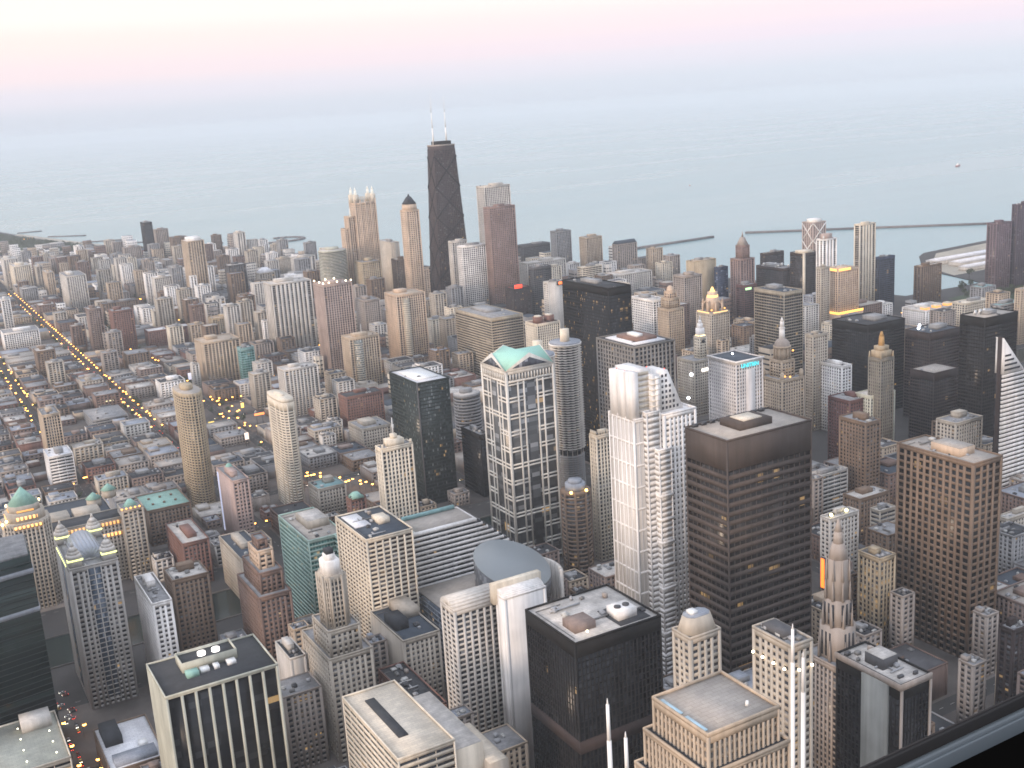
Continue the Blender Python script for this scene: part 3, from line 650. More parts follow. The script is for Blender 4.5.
('lslim2','apt','tan','pale',364.6,3136.1,19.5,72.6,70.6,'tan slab by park','tan slab in front of the park trees at left'),
('lback','apt','beige','grey',440.6,3817.7,26.6,44.8,53.6,'small beige tower by park','small beige tower standing against the dark park trees'),
('lback2','apt','greytan','grey',447.3,3677.6,37.4,62.2,51.9,'square tan block by park','square tan block right of small beige park tower'),
('ltwin','apt','pale','grey',375.3,2870.8,45.6,107.5,84.7,'grey green twin slab','pair-width grey green slab with tan west end at left'),
('lpale','stripe','white','grey',546.4,3813.3,24.3,57.4,67.0,'pale striped lakefront slab','pale striped slab near the beach piers'),
('lwhite','blankg','white','cream',581.0,3663.1,29.7,50.8,46.5,'plain white tower','plain white tower in the lakefront row at left'),
('lbox','apt','greytan','grey',667.6,3682.9,52.0,30.8,59.7,'broad grey tan block','broad grey tan block left of dark glass lakefront tower'),
('brickslab','punched','redbrick','grey',362.5,2245.7,39.0,39.6,80.0,'red brick slab','broad red brick slab beside the long lamp lined avenue'),
('browntow','punched','browngrey','pale',327.4,2294.4,26.0,33.0,82.9,'brown grey tower','brown grey tower left of the broad red brick slab'),
('whitelow','blankg','white','grey',472.1,3076.2,42.6,57.5,28.8,'white low twin block','white low twin block above the brown grey tower'),
('darkbrownb','punched','brown','pale',203.7,2103.1,31.2,38.4,50.1,'dark brown brick block','dark brown brick block left of the long lamp lined avenue'),
('whitewide','ribs','white','grey',183.9,2442.1,67.2,54.0,36.6,'long white block','long low white block at the left edge beside the avenue'),
('lwhitet','ribs','white','grey',212.3,2699.9,18.3,19.8,71.4,'white tower at left edge','white tower cut by the left edge above the long white block'),
('tanrib','ribs','ochre','tan',531.1,2173.1,49.1,28.7,51.2,'ochre ribbed slab','ochre ribbed slab behind the broad tan slab'),
('widetan','apt','tan','tan',421.8,1816.9,60.6,56.1,73.0,'broad tan slab','broad tan apartment slab with green glass neighbour'),
('tealt','curtain','teal','pale',468.1,1772.5,22.9,16.5,64.2,'teal glass tower','slim teal glass tower at right end of broad tan slab'),
('ubrick','punched','redbrick','white',423.3,2246.4,81.4,35.3,31.8,'brick courtyard block','long brick courtyard block with white roof edge'),
('brownmid','punched','redbrown','grey',501.8,2203.7,25.2,22.9,77.1,'red brown tower','red brown tower below the tall tan apartment slab'),
('palemid','stripe','pale','pale',586.0,2403.9,36.6,24.0,54.1,'pale square block','pale square block left of the grey slab with pale edge'),
('redpink','punched','redbrick','white',680.6,2414.5,33.6,21.9,53.0,'red block with white roof','red brick block with bright roof left of the striped concrete slab'),
('hexhead','apt','beige','pale',752.5,2571.1,38.4,30.5,72.8,'beige tower with pitched top','beige tower with pitched pale top behind the striped concrete slab'),
('strt1','ribs','grey','dark',1390.7,2288.6,42.2,26.9,119.2,'grey tower by lake','grey square lakefront tower right of the pink granite tower'),
('strt2','ribs','tan','grey',1419.6,2205.2,44.8,29.5,107.4,'tan lakefront tower','tan ribbed lakefront tower in the middle'),
('strt3','apt','greytan','darkb',1432.5,2100.1,55.2,19.5,97.4,'lakefront tower with sloped roof','grey tan lakefront tower with dark sloped roof by the breakwater'),
('strt4','curtain','darkgrey','dark',1387.6,2442.2,79.1,29.7,75.2,'dark block row by lake','dark low lakefront block row right of the pink granite tower'),
('strt5','apt','pale','pale',1211.5,2125.7,100.5,34.5,79.2,'pale wide block','pale wide block behind the pale slab with red sign'),
('strt6','curtain','darkgrey','grey',1073.2,1866.7,40.5,18.7,110.9,'dark grey slab by red sign','dark grey slab left of the pale slab with red sign'),
('strt7','bandw','cream','cream',1291.2,2030.6,51.6,19.5,69.2,'cream low block','cream low block with deep window band behind the black amber slab'),
('strt8','punched','darkbrown','redroof',1019.6,1854.3,37.4,30.6,78.8,'dark block with red sign','dark block with glowing red roof sign below pink granite tower'),
('strt9','apt','pale','pale',1302.9,1925.7,94.7,47.3,60.6,'pale green flat block','pale green flat roofed block behind the white gridded block'),
('hosp','ribs','greytan','greytan',1194.8,1561.4,39.7,30.7,107.8,'grey hospital slab','grey ribbed slab left of the tan topped hospital block'),
('hosp2','blankg','ochre','tan',1297.7,1661.5,52.2,23.5,112.9,'tan topped block','tan blank topped block above the grey hospital slab'),
('hosp3','curtain','navy','dark',1339.5,1643.8,24.0,8.5,98.2,'navy blue glass block','navy blue glass block at the right of the tan topped block'),
('lit','ribs','peach','tan',1387.5,1392.0,49.2,27.4,109.9,'gold lit hotel','peach hotel with gold lit crown and gold lit setback ledge'),
('litside','punched','beige','beige',1351.2,1394.8,20.5,6.8,119.2,'slim beige slab by gold hotel','slim beige slab on the left side of the gold lit hotel'),
('npier','stripe','cream','cream',1534.4,1482.8,40.5,14.3,166.6,'tall cream striped tower','tall cream tower with brown vertical stripes near the harbour'),
('onterie','apt','pink','cream',1793.5,1862.3,39.2,33.8,122.4,'white cross braced tower','pale tower with white diagonal cross bracing on its west face'),
('whitestr','stripe','white','white',1400.8,1440.0,33.0,16.5,157.3,'white striped tower','white striped tower right in front of the cross braced tower'),
('darkstrip','curtain','darkbrown','cream',1442.7,1528.4,34.4,35.7,121.3,'dark tower with white strip','dark brown tower with one white vertical corner strip'),
('dishes','curtain','darkbrown','grey',1444.5,1584.4,29.9,73.4,88.7,'dark block with white dishes','dark brown block with white dishes on its roof'),
('darkcream','curtain','darkbrown','cream',1537.0,1737.3,53.6,11.7,93.7,'dark block with cream top','small dark block with cream roof behind the block with dishes'),
('rednotch','curtain','darkred','grey',1309.8,1538.8,30.2,21.2,79.3,'dark red block with lit sign','dark red block with a small green lit sign left of banded slab'),
('darkh','curtain','navy','dark',1616.4,1509.8,39.9,12.1,95.0,'dark harbour tower','dark blue grey tower right of the tall cream striped tower'),
('brownh','apt','brown','tan',1695.3,1481.7,58.0,16.5,70.9,'brown harbour slab','brown apartment slab standing before the harbour water'),
('lakept','apt','purple','dark',1847.2,1435.0,43.6,22.2,138.7,'purple brown tower','purple brown apartment tower with dark cap at right edge'),
('lakept2','apt','darkpurple','dark',1905.8,1434.6,53.7,13.1,169.0,'dark tower at right edge','taller dark purple tower cut by the right edge'),
('lithotel','punched','white','pale',1489.7,1294.3,68.8,50.4,39.1,'white hotel with orange crown lights','long white hotel with three orange lit roof pavilions'),
('beigegrid','grid','cream','cream',1543.5,1260.4,62.6,26.0,47.5,'cream grid block with penthouse','cream gridded block with stepped white penthouse'),
('stepright','apt','grey','teal',1671.6,1327.4,37.4,25.1,50.3,'grey stepped block','grey stepped block below the purple brown tower'),
('tanlow2','punched','tan','grey',1519.0,1139.2,45.9,5.3,87.3,'tan tower at right edge','tan tower at right edge above the tall black tower'),
('tealroof','bandw','grey','teal',1498.9,1160.3,72.6,18.2,62.4,'block with pale blue roof','low grey block with pale blue roof behind tall black tower'),
('bluehotel','apt','bluegrey','bluegrey',1359.9,1421.7,25.5,23.7,66.1,'blue grey block by hotel','blue grey block left of the gold lit hotel'),
('brickoff','punched','redbrick','pale',490.4,1515.2,37.8,20.6,8.9,'red brick block with pale roof','red brick block with pale roof right of slim pale tower'),
('brickdk','punched','redbrick','dark',506.4,1420.2,54.2,29.4,45.0,'red brick block with dark roof','larger red brick block with dark cluttered roof below peach tower'),
('beigeoff','punched','beige','grey',481.4,1307.6,39.7,46.9,30.0,'beige block with square windows','beige block with square windows below the red brick blocks'),
('palewin','apt','pale','pale',462.9,1540.2,50.8,30.9,69.1,'white trimmed apartment block','pale apartment block with dark window columns behind slim pale tower'),
('teallow','punched','beige','teal',354.4,1122.4,31.7,30.8,30.0,'beige block with teal roof edge','low beige block with teal roof edge right of slim pale tower'),
('cornerred','punched','redbrick','copper',359.6,1042.6,17.3,10.7,40.0,'small red clock block','small red block with green cap left of cream tower with mast'),
]
# ------------------------------------------------------------------ the towers one by one
AMBER = emit_mat((1.0, .46, .12), 2.4); AMBERS = emit_mat((1.0, .45, .12), 1.2); WARM = emit_mat((1.0, .85, .6), 6.0); COOL = emit_mat((.85, .9, 1.0), 8.0); LIME = emit_mat((.95, 1.0, .40), 1.6)
RED = emit_mat((1.0, .07, .03), 2.0); CYAN = emit_mat((.10, .85, .95), 1.2); ORANGE = emit_mat((1.0, .35, .08), 4.0)
FOOT = []       # footprints for keeping later things clear
INFO = []       # (root, short, x0, x1, y0, y1, h)
def kind_name(st, h):
    if st in ('apt', 'stripe'): return 'apartment_tower' if h > 60 else 'apartment_block'
    if h > 75: return 'office_tower'
    return 'office_block' if h > 30 else 'low_building'
CATS = dict(apartment_tower='apartment tower', apartment_block='apartment block', office_tower='tower', office_block='office block', low_building='low building')
def lights(root, name, pts, r, m):
    for x, y, z in pts:
        B = MB(); B.ball(x, y, z, r, 8, 4, 0); B.build(name, m, root)
def dish(root, x, y, z, r, m=None):
    B = MB(); B.cyl(x, y, .3, .3, z, z+r, 6)
    B.loft([(x+.2*r*math.cos(a), y-.2*r*math.sin(a)*.2, z+r+.2*r*math.sin(a)) for a in np.linspace(0, 2*math.pi, 12, endpoint=False)],
           [(x-.3*r+r*math.cos(a), y-.45*r, z+r*1.2+r*math.sin(a)) for a in np.linspace(0, 2*math.pi, 12, endpoint=False)])
    B.build('satellite_dish', m or WHITE_METAL, root)
X = {}
def chamfered(x0, x1, y0, y1, c): return [(x0+c, y0), (x1-c, y0), (x1, y0+c), (x1, y1-c), (x1-c, y1), (x0+c, y1), (x0, y1-c), (x0, y0+c)]
def extra(k):
    def f(fn): X[k] = fn; return fn
    return f
@extra('whitefin')
def _(t, w, d, h, nm):
    B = MB(); x0, x1, y0, y1 = w*.24, w*.74, d*.5, d*.84
    B.box(x0, x1, y0, y0+.6, h, h+6); B.box(x0, x1, y1-.6, y1, h, h+6); B.box(x0, x0+.6, y0+.6, y1-.6, h, h+6); B.box(x1-.6, x1, y0+.6, y1-.6, h, h+6); p = B.build('penthouse', wall_mat('limepale'), t)
    B = MB(); B.box(x0+.6, x1-.6, y0+.6, y1-.6, h, h+4.4); B.build('fan_deck', roof_mat('dark'), p)
    for k in (.42, .68):
        B = MB(); B.cyl(x0+(x1-x0)*k, (y0+y1)/2, 2.4, 2.4, h+4.5, h+6.2, 16); B.build('lit_fan', emit_mat((1, .95, .9), 3.0), t)
    B = MB(); B.box(w*.25, w*.36, d*.32, d*.44, h, h+3); B.build('green_shed', wall_mat('copper'), t)
    for a, b_ in ((.38, .46), (.62, .7), (.5, .55)):
        B = MB(); B.box(w*a, w*b_, d*.36, d*.46, h, h+2.2); B.build('vent_unit', WHITE_METAL, t)
@extra('four')
def _(t, w, d, h, nm):
    W = wall_mat('fourgrey')
    for cx in (5.2, w-5.2):
        for cy in (7, d-7):
            B = MB(); B.box(cx-4.6, cx+4.6, cy-5, cy+5, h-1, h+7); c = B.build('corner_turret', W, t)
            B = MB(); B.cyl(cx, cy, 6.2, 5.0, h+7, h+9.5, 8, 0, math.pi/8); B.cyl(cx, cy, 4.6, 3.6, h+9.5, h+12, 8, 0, math.pi/8); B.cyl(cx, cy, 3.8, 1.2, h+12, h+15, 8, 0, math.pi/8); B.cyl(cx, cy, 1.2, .5, h+15, h+18, 8); B.build('cupola', wall_mat('pale', .6), c)
            B = MB(); B.box(cx-4.9, cx+4.9, cy-5.5, cy-5.1, h+5.2, h+6.4); B.box(cx-5.1, cx-4.7, cy-5, cy+5, h+5.2, h+6.4); B.build('cornice_light', LIME, c)
            lights(c, 'lamp', [(cx-4.9, cy-5.4, h+6), (cx+4.9, cy-5.4, h+6)], .8, LIME)
    B = MB(); n = 10
    for k in range(n):
        a0, a1 = math.pi*k/n, math.pi*(k+1)/n; r = w/2-6.5
        B.loft([(w/2+r*math.cos(a), 14, h+r*.9*math.sin(a)) for a in (a0, a1)]+[(w/2, 14, h)], [(w/2+r*math.cos(a), d-14, h+r*.9*math.sin(a)) for a in (a0, a1)]+[(w/2, d-14, h)])
    B.build('barrel_roof', metal_mat('zinc roof', (.34, .36, .40), .5), t)
    B = MB(); B.box(-.5, -.1, 13, d-13, h-1.5, h-.3); B.build('cornice_light', LIME, t)
    # dark glass bays in the middle of the south and west fronts
    B = MB(); B.box(w*.36, w*.64, -.15, .3, 6, h-2); B.box(-.15, .3, d*.4, d*.6, 6, h-2); g = B.build('glass_bay', glass_mat((.05, .07, .1), 3.8, 1.6, .02), t)
    B = MB()
    for k in range(1, int(h/3.8)): B.box(w*.355, w*.645, -.35, -.1, k*3.8, k*3.8+.7)
    for q in (.36, .5, .635): B.box(w*q-.4, w*q+.4, -.42, -.12, 6, h-2)
    B.build('bay_frame', W, g)
@extra('gridround')
def _(t, w, d, h, nm):
    B = MB(); n = 10; r = d/2
    for k in range(n):
        a0, a1 = math.pi*k/n, math.pi*(k+1)/n
        B.loft([(-.05, r+r*math.cos(a), h+r*.62*math.sin(a)) for a in (a0, a1)]+[(-.05, r, h)], [(w, r+r*math.cos(a), h+r*.62*math.sin(a)) for a in (a0, a1)]+[(w, r, h)])
    B.build('rounded_roof', wall_mat('pale', .7), t)
@extra('blankslab')
def _(t, w, d, h, nm):
    B = MB(); n = 8; r = d*.75
    for k in range(n):
        a0, a1 = math.pi/2*k/n, math.pi/2*(k+1)/n
        B.loft([(.3, d*.8-r*math.cos(a), h-1+r*.6*math.sin(a)) for a in (a0, a1)]+[(.3, d*.8, h-1)], [(w-.3, d*.8-r*math.cos(a), h-1+r*.6*math.sin(a)) for a in (a0, a1)]+[(w-.3, d*.8, h-1)])
    B.build('rounded_roof', wall_mat('white', .7), t)
    B = MB(); B.box(-2.5, w+2, d*.8, d+2, h-6, h+7); B.build('parapet_wall', wall_mat('cream'), t)
    for k in range(24):
        B = MB(); z = h-12-k*3.9; B.box(w*.5-.5, w*.5+.5, -.12, .3, z, z+1.3)
        B.build('window', glass_mat((.03, .03, .035), 3.9, 1.2), t)
@extra('civic')
def _(t, w, d, h, nm):
    B = MB(); B.box(w*.30, w*.68, d*.3, d*.78, h, h+4.6); p = B.build('penthouse', wall_mat('rust'), t)
    B = MB(); B.box(w*.38, w*.6, d*.38, d*.7, h+4.6, h+5.4); B.build('penthouse_roof', roof_mat('cream'), p)
    for k in range(9):
        B = MB(); B.box(-.2+w*(.06+k*.1), w*(.06+k*.1)+4, d-3.4, d-2, h, h+2.2); B.build('vent_unit', DARK_METAL, t)
    # deep amber lit floor bands low on the fronts
    B = MB()
    for z in (14, 20, 38): B.box(w*.1, w*.75, .42, .52, z+.3, z+2.0)
    B.build('lit_windows', emit_mat((1, .5, .1), .35), t)
@extra('blacklow')
def _(t, w, d, h, nm):
    W = wall_mat('black')
    B = MB(); B.box(w*.12, w*.36, d*.2, d*.44, h, h+4.5); B.build('penthouse', wall_mat('browngrey'), t)
    B = MB(); B.box(w*.56, w*.92, d*.06, d*.5, h+.1, h+.3); B.build('roof_well', roof_mat('dark'), t)
    B = MB(); B.box(w*.6, w*.82, d*.16, d*.38, h+.3, h+5.5); c = B.build('cooling_tower', wall_mat('white'), t)
    for k in range(2):
        B = MB(); B.cyl(w*(.66+.1*k), d*.27, 2, 2, h+5.5, h+6.3, 12); B.build('fan', DARK_METAL, c)
    B = MB()
    for z, hh in ((h*.52, 7.5),): B.box(-.12, w+.12, -.12, .7, z, z+hh); B.box(-.12, .7, .7, d, z, z+hh)
    B.build('mechanical_band', wall_mat('darkbrown'), t)
    lights(t, 'roof_lamp', [(w*.2, d*.1, h+2.5)], .7, WARM)
@extra('blackcore')
def _(t, w, d, h, nm):
    B = MB(); B.box(-1.6, .4, d*.17, d*.56, 0, h-2); B.build('concrete_core', wall_mat('conc'), t)
    B = MB(); B.box(w*.25, w*.75, d*.38, d*.66, h, h+6); p = B.build('penthouse', wall_mat('darkgrey'), t)
    B = MB(); B.box(w*.25+.3, w*.75-.3, d*.38+.3, d*.66-.3, h+6, h+6.3); B.build('penthouse_roof', roof_mat('pale'), p)
    B = MB()
    for q in (.02, .98):
        B.box(w*q-.7, w*q+.7, -.75, .1, 0, h-1)
    B.box(-.4, w+.4, -.8, .2, h-2.2, h+1.1); B.box(-.8, .2, -.4, d+.4, h-2.2, h+1.12); B.build('steel_frame', wall_mat('greytan'), t)
@extra('browngrid')
def _(t, w, d, h, nm):
    B = MB(); B.box(w*.2, w*.72, d*.25, d*.62, h, h+6); p = B.build('penthouse', wall_mat('peach'), t)
    B = MB(); B.box(w*.2+.4, w*.72-.4, d*.25+.4, d*.62-.4, h+6, h+6.3); B.build('penthouse_roof', roof_mat('tanroof'), p)
@extra('antenna')
def _(t, w, d, h, nm):
    B = MB(); B.box(w*.25, w*.75, d*.1, d*.9, h, h+6); c = B.build('crown', wall_mat('cream'), t)
    B = MB(); B.box(w*.42, w*.58, d*.3, d*.7, h+6, h+10); B.build('crown_block', wall_mat('cream'), c)
    for q in (.04, .92):
        B = MB(); B.box(w*q, w*q+1.6, 0, 1.6, h, h+4); B.build('finial', wall_mat('cream'), t)
    B = MB(); B.cyl(w*.5, d*.5, .7, .3, h+10, h+24, 6); B.build('mast', WHITE_METAL, t)
@extra('glassbay')
def _(t, w, d, h, nm):
    B = MB(); B.cyl(w*.3, 1.5, 7, 7, 8, h-4, 16); g = B.build('glass_bay', glass_mat((.16, .17, .16), 3.4, 1.6, .03), t)
    B = MB()
    for k in range(2, int((h-6)/3.4)): B.cyl(w*.3, 1.5, 7.2, 7.2, k*3.4, k*3.4+.8, 16)
    B.build('bay_frame', wall_mat('cream'), g)
    B = MB(); B.cyl(w*.55, d*.5, .6, .25, h, h+17, 6); B.build('mast', WHITE_METAL, t)
@extra('tancols')
def _(t, w, d, h, nm):
    B = MB(); B.cyl(w*.32, .5, 6, 6, 4, h-6, 14); g = B.build('glass_bay', glass_mat((.3, .27, .22), 3.4, 1.6, .03), t)
    B = MB()
    for k in range(1, int((h-8)/3.4)): B.cyl(w*.32, .5, 6.2, 6.2, k*3.4, k*3.4+1.2, 14)
    B.build('bay_frame', wall_mat('cream'), g)
@extra('lantern')
def _(t, w, d, h, nm):
    pts = [(w*q, 1.5, h+2.5) for q in (.02, .22, .5, .8, .98)] + [(1.5, d*q, h+2.5) for q in (.45, .95)] + [(w*.3, d*.6, h+5), (w*.6, d*.6, h+5)]
    for x, y, z in pts:
        B = MB(); B.cyl(x, y, .5, .5, h-.2, z, 6); l = B.build('lantern_post', wall_mat('pink'), t)
        B = MB(); B.ball(x, y, z+1, 1.5, 8, 4); B.build('lantern_globe', emit_mat((1, .86, .6), 5), l)
@extra('redsign')
def _(t, w, d, h, nm):
    B = MB(); B.box(w*.5, w*.96, -1, .2, h-6, h+1); s = B.build('roof_sign', DARK_METAL, t)
    B = MB(); B.box(w*.6, w*.94, -1.2, -.95, h-5, h-.5); B.build('sign_letters', emit_mat((1, .2, .04), 2), s)
@extra('strt8')
def _(t, w, d, h, nm):
    B = MB(); B.box(w*.05, w*.55, -1, .2, h-1, h+8); s = B.build('roof_sign', DARK_METAL, t)
    B = MB(); B.box(w*.08, w*.52, -1.3, -.95, h, h+7); B.build('sign_letters', RED, s)
@extra('kemper')
def _(t, w, d, h, nm):
    c = bpy.data.curves.new('sign_letters', 'FONT'); c.body = 'UNITRIN'; c.size = 5.6; c.extrude = .2; c.align_x = 'CENTER'
    c.offset = .04; c.materials.append(CYAN)
    tmp = bpy.data.objects.new('sign_letters', c); COL.objects.link(tmp); dg = bpy.context.evaluated_depsgraph_get(); me = bpy.data.meshes.new_from_object(tmp.evaluated_get(dg)); bpy.data.objects.remove(tmp)
    o = bpy.data.objects.new('sign_letters', me); COL.objects.link(o); o.parent = t; o.location = (w*.5, -.5, h-6.2); o.rotation_euler = (math.pi/2, 0, 0)
    B = MB(); B.box(w*.36, w*.7, -.25, .4, 0, h-9); B.build('blank_panel', wall_mat('kempale'), t)
    lights(t, 'roof_lamp', [(w*.5, d*.6, h+2.5)], 1.0, COOL)
    B = MB(); B.box(-.9, w+.9, -.9, 0, h-.5, h+1.4); B.box(-.9, 0, 0, d+.9, h-.5, h+1.4); B.build('roof_rim', wall_mat('white'), t)
@extra('leo')
def _(t, w, d, h, nm):
    B = MB(); B.box(w*.12, w*.88, d*.12, d*.88, h, h+1.2); p = B.build('roof_well', roof_mat('whiteroof'), t)
    B = MB(); B.box(w*.28, w*.8, d*.25, d*.75, h+1.2, h+4); B.build('plant_room', roof_mat('brownroof'), p)
    B = MB(); B.box(w*.4, w*.55, d*.35, d*.6, h+4, h+6.5); B.build('cooling_tower', WHITE_METAL, t)
@extra('lit')
def _(t, w, d, h, nm):
    B = MB(); B.box(w*.05, w*.75, d*.1, d*.9, h+.1, h+4.5); B.build('crown', wall_mat('peach'), t)
    B = MB(); B.box(w*.04, w*.6, -.5, -.1, h-1, h+3); B.box(-.5, -.1, d*.1, d*.9, h-1, h+3); B.build('crown_light', AMBER, t)
    B = MB(); B.box(-4, w+6, -5, d+4, 0, 36); p = B.build('podium', wall_mat('peach'), t)
    B = MB(); B.box(-4, w+6, -5.4, -5.0, 36, 40); B.box(-4.4, -4, -5, d+4, 36, 40); B.build('ledge_light', emit_mat((1, .55, .12), 1.9), p)
    for q, r in ((.1, 2.4), (.35, 1.6), (.55, 1.6)): dish(t, w*q, d*.4, h+4.5, r)
@extra('onterie')
def _(t, w, d, h, nm):
    B = MB()
    for k in range(3):
        z0, z1 = h-2-k*38, max(4, h-2-(k+1)*38)
        B.bar((-.4, 1, z0), (-.4, d-1, z1), 1.6); B.bar((-.4, d-1, z0), (-.4, 1, z1), 1.6)
        B.bar((1, -.4, z0), (w-1, -.4, z1), 1.6); B.bar((w-1, -.4, z0), (1, -.4, z1), 1.6)
    B.build('cross_bracing', wall_mat('white'), t)
    B = MB(); B.box(w*.2, w*.8, d*.2, d*.8, h, h+7); B.build('penthouse', wall_mat('white'), t)
@extra('whitestr')
def _(t, w, d, h, nm):
    B = MB(); B.box(w*.2, w*.75, d*.2, d*.8, h, h+9); B.build('penthouse', wall_mat('pink'), t); dish(t, w*.2, d*.3, h, 3)
@extra('darkstrip')
def _(t, w, d, h, nm):
    B = MB(); B.box(-.6, 3, -.6, 3, 0, h+1.2); B.build('corner_strip', wall_mat('cream'), t)
    B = MB(); B.box(-1, w*.7, d*.1, d*.6, h, h+5); B.build('penthouse', wall_mat('cream'), t)
@extra('dishes')
def _(t, w, d, h, nm):
    for i, (a, b_, r) in enumerate(((.2, .8, 3), (.5, .5, 3.5), (.7, .35, 3.5), (.8, .15, 2.5), (.3, .3, 2.5))): dish(t, w*a, d*b_, h, r)
@extra('tallblack')
def _(t, w, d, h, nm):
    for a, r in ((.16, 3), (.3, 3), (.43, 3)): dish(t, w*a, d*.62, h, r)
@extra('darkmid')
def _(t, w, d, h, nm): lights(t, 'roof_lamp', [(w*.12, d*.6, h+3), (w*.4, d*.9, h+3)], 1.7, COOL)
@extra('cityhall')
def _(t, w, d, h, nm): lights(t, 'roof_lamp', [(w*.1, 2, h+3), (w*.62, 2, h+3)], 1.5, emit_mat((1, .85, .4), 6))
@extra('lithotel')
def _(t, w, d, h, nm):
    for i, q in enumerate((.02, .42, .82)):
        a = w*q; B = MB(); B.box(a, a+w*.16, 3, 13, h, h+6); p = B.build('roof_pavilion', wall_mat('cream'), t)
        B = MB(); B.box(a-.3, a+w*.16+.3, 2.5, 2.95, h+.3, h+4.2); B.box(a-.5, a-.05, 3, 13, h+.3, h+4.2); B.build('pavilion_light', AMBERS, p)
@extra('floodlit')
def _(t, w, d, h, nm):
    B = MB(); B.box(2.5, w*.8, d*.3, d*.85, h, h+2.8); B.build('penthouse', wall_mat('darkgrey'), t)
    for q in (.14, .42, .7, .95):
        B = MB(); B.box(-.9, -.35, d*q-.5, d*q+.5, h-13, h-12.2); f = B.build('floodlight', DARK_METAL, t)
        B = MB(); B.ball(-.7, d*q, h-11.8, .7, 8, 4); B.build('flood_lens', emit_mat((1, .85, .6), 8, True), f)
    for q in (.3, .9):
        B = MB(); B.ball(w*q, -.8, h-11.8, .7, 8, 4); B.build('floodlight', emit_mat((1, .85, .6), 8, True), t)
@extra('creamhotel')
def _(t, w, d, h, nm):
    for cx in (w*.28, w*.76):
        B = MB(); B.cyl(cx, d*.45, w*.2, w*.2, h, h+9, 8); p = B.build('penthouse', wall_mat('redbrick'), t)
        B = MB(); B.cyl(cx, d*.45, w*.15, w*.14, h+9, h+10.5, 8); B.build('penthouse_roof', roof_mat('cream'), p)
@extra('pinkdome')
def _(t, w, d, h, nm):
    B = MB(); B.cyl(w*.45, d*.62, 4, 4, h, h+3, 12); dm = B.build('dome_drum', wall_mat('beige'), t)
    B = MB(); B.ball(w*.45, d*.62, h+3, 4, 14, 6, 0, True, 1.5); B.build('dome', wall_mat('copper'), dm)
    B = MB(); B.box(-.5, .2, d-7, d-3, 4, h-3); B.build('lit_banner', emit_mat((.7, .75, 1), .6), t)
@extra('cornerred')
def _(t, w, d, h, nm):
    B = MB(); B.cyl(w/2, d/2, w*.55, w*.2, h, h+5, 4, 0, math.pi/4); B.build('cap_roof', wall_mat('copper'), t)
@extra('darkglass')
def _(t, w, d, h, nm):
    B = MB(); B.box(w*.15, w*.85, d*.2, d*.8, h, h+1.6); B.build('roof_panel', WHITE_METAL, t)
    B = MB(); B.box(-.5, .7, -.5, .7, 0, h+1); B.build('corner_strip', wall_mat('darkgrey'), t)
@extra('litrib')
def _(t, w, d, h, nm): pass
@extra('blankbeige')
def _(t, w, d, h, nm):
    B = MB(); B.box(2, w*.45, d*.3, d*.62, h, h+7); B.build('penthouse', wall_mat('dark'), t)
    B = MB(); B.box(w*.5, w-.8, d*.55, d*.95, h, h+7); B.build('upper_storey', wall_mat('beige'), t)
@extra('greenroof')
def _(t, w, d, h, nm):
    for i in range(6):
        B = MB(); x, y = w*(.2+.26*(i % 3)), d*(.3+.35*(i//3)); B.box(x, x+2.2, y, y+2.6, h, h+1.6); B.build('skylight', wall_mat('brown'), t)
@extra('tallconc')
def _(t, w, d, h, nm):
    B = MB(); B.box(w*.15, w*.85, d*.2, d*.8, h, h+8); B.build('penthouse', wall_mat('white'), t)
@extra('rednotch')
def _(t, w, d, h, nm):
    B = MB(); B.box(w*.1, w*.55, -.7, -.1, h-8, h-4); B.build('lit_sign', emit_mat((.6, 1, .5), 1.5), t)
@extra('hexhead')
def _(t, w, d, h, nm):
    B = MB(); B.frustum([(0, 0), (w, 0), (w, d), (0, d)], h, [(w*.35, d*.4), (w*.65, d*.4), (w*.65, d*.6), (w*.35, d*.6)], h+12); B.build('pitched_roof', roof_mat('whiteroof'), t)
@extra('strt3')
def _(t, w, d, h, nm):
    B = MB(); B.loft([(0, 0, h), (0, d, h), (0, d/2, h+8)], [(w, 0, h), (w, d, h), (w, d/2, h+8)]); B.build('sloped_roof', roof_mat('darkb'), t)
@extra('gothhotel')
def _(t, w, d, h, nm):
    B = MB(); B.box(w*.2, w*.8, d*.2, d*.85, h, h+9); s = B.build('upper_storey', wall_mat('brown'), t)
    B = MB(); B.box(w*.25, w*.75, d*.3, d*.8, h+9, h+13); B.build('red_penthouse', wall_mat('redbrick'), s)
@extra('gothic')
def _(t, w, d, h, nm):
    B = MB()
    for q in np.linspace(0, 1, 7): B.cyl(1+q*(w-2), 1, .9, .2, h+1, h+5, 4); B.cyl(1, 1+q*(d-2), .9, .2, h+1, h+5, 4)
    B.build('crenelation', wall_mat('cream'), t)
@extra('terrace')
def _(t, w, d, h, nm):
    W = wall_mat('cream')
    B = MB(); B.box(w, w*1.55, 4, d*.9, 0, h-9); l = B.build('terrace_wing', W, t); B = MB(); B.box(w+.5, w*1.55-.5, 4.5, d*.9-.5, h-9, h-8.7); B.build('terrace_roof', roof_mat('pale'), l)
    B = MB(); B.box(w*1.55, w*1.9, -2, d*.55, 0, h-20); l = B.build('terrace_wing', wall_mat('beige'), t); B = MB(); B.box(w*1.55+.5, w*1.9-.5, -1.5, d*.55-.5, h-20, h-19.7); B.build('terrace_roof', roof_mat('cream'), l)
    B = MB(); B.box(w*.28, w*.45, d*.25, d*.85, h+.1, h+.8); B.build('skylight', roof_mat('dark'), t)
@extra('tangrid')
def _(t, w, d, h, nm):
    B = MB(); B.box(w*.08, w*.42, d*.45, d*.92, h+.1, h+.9); B.build('roof_panel', roof_mat('whiteroof'), t)
    B = MB(); B.box(w*.55, w*.8, d*.4, d*.62, h, h+4); B.build('plant_room', wall_mat('cream'), t)
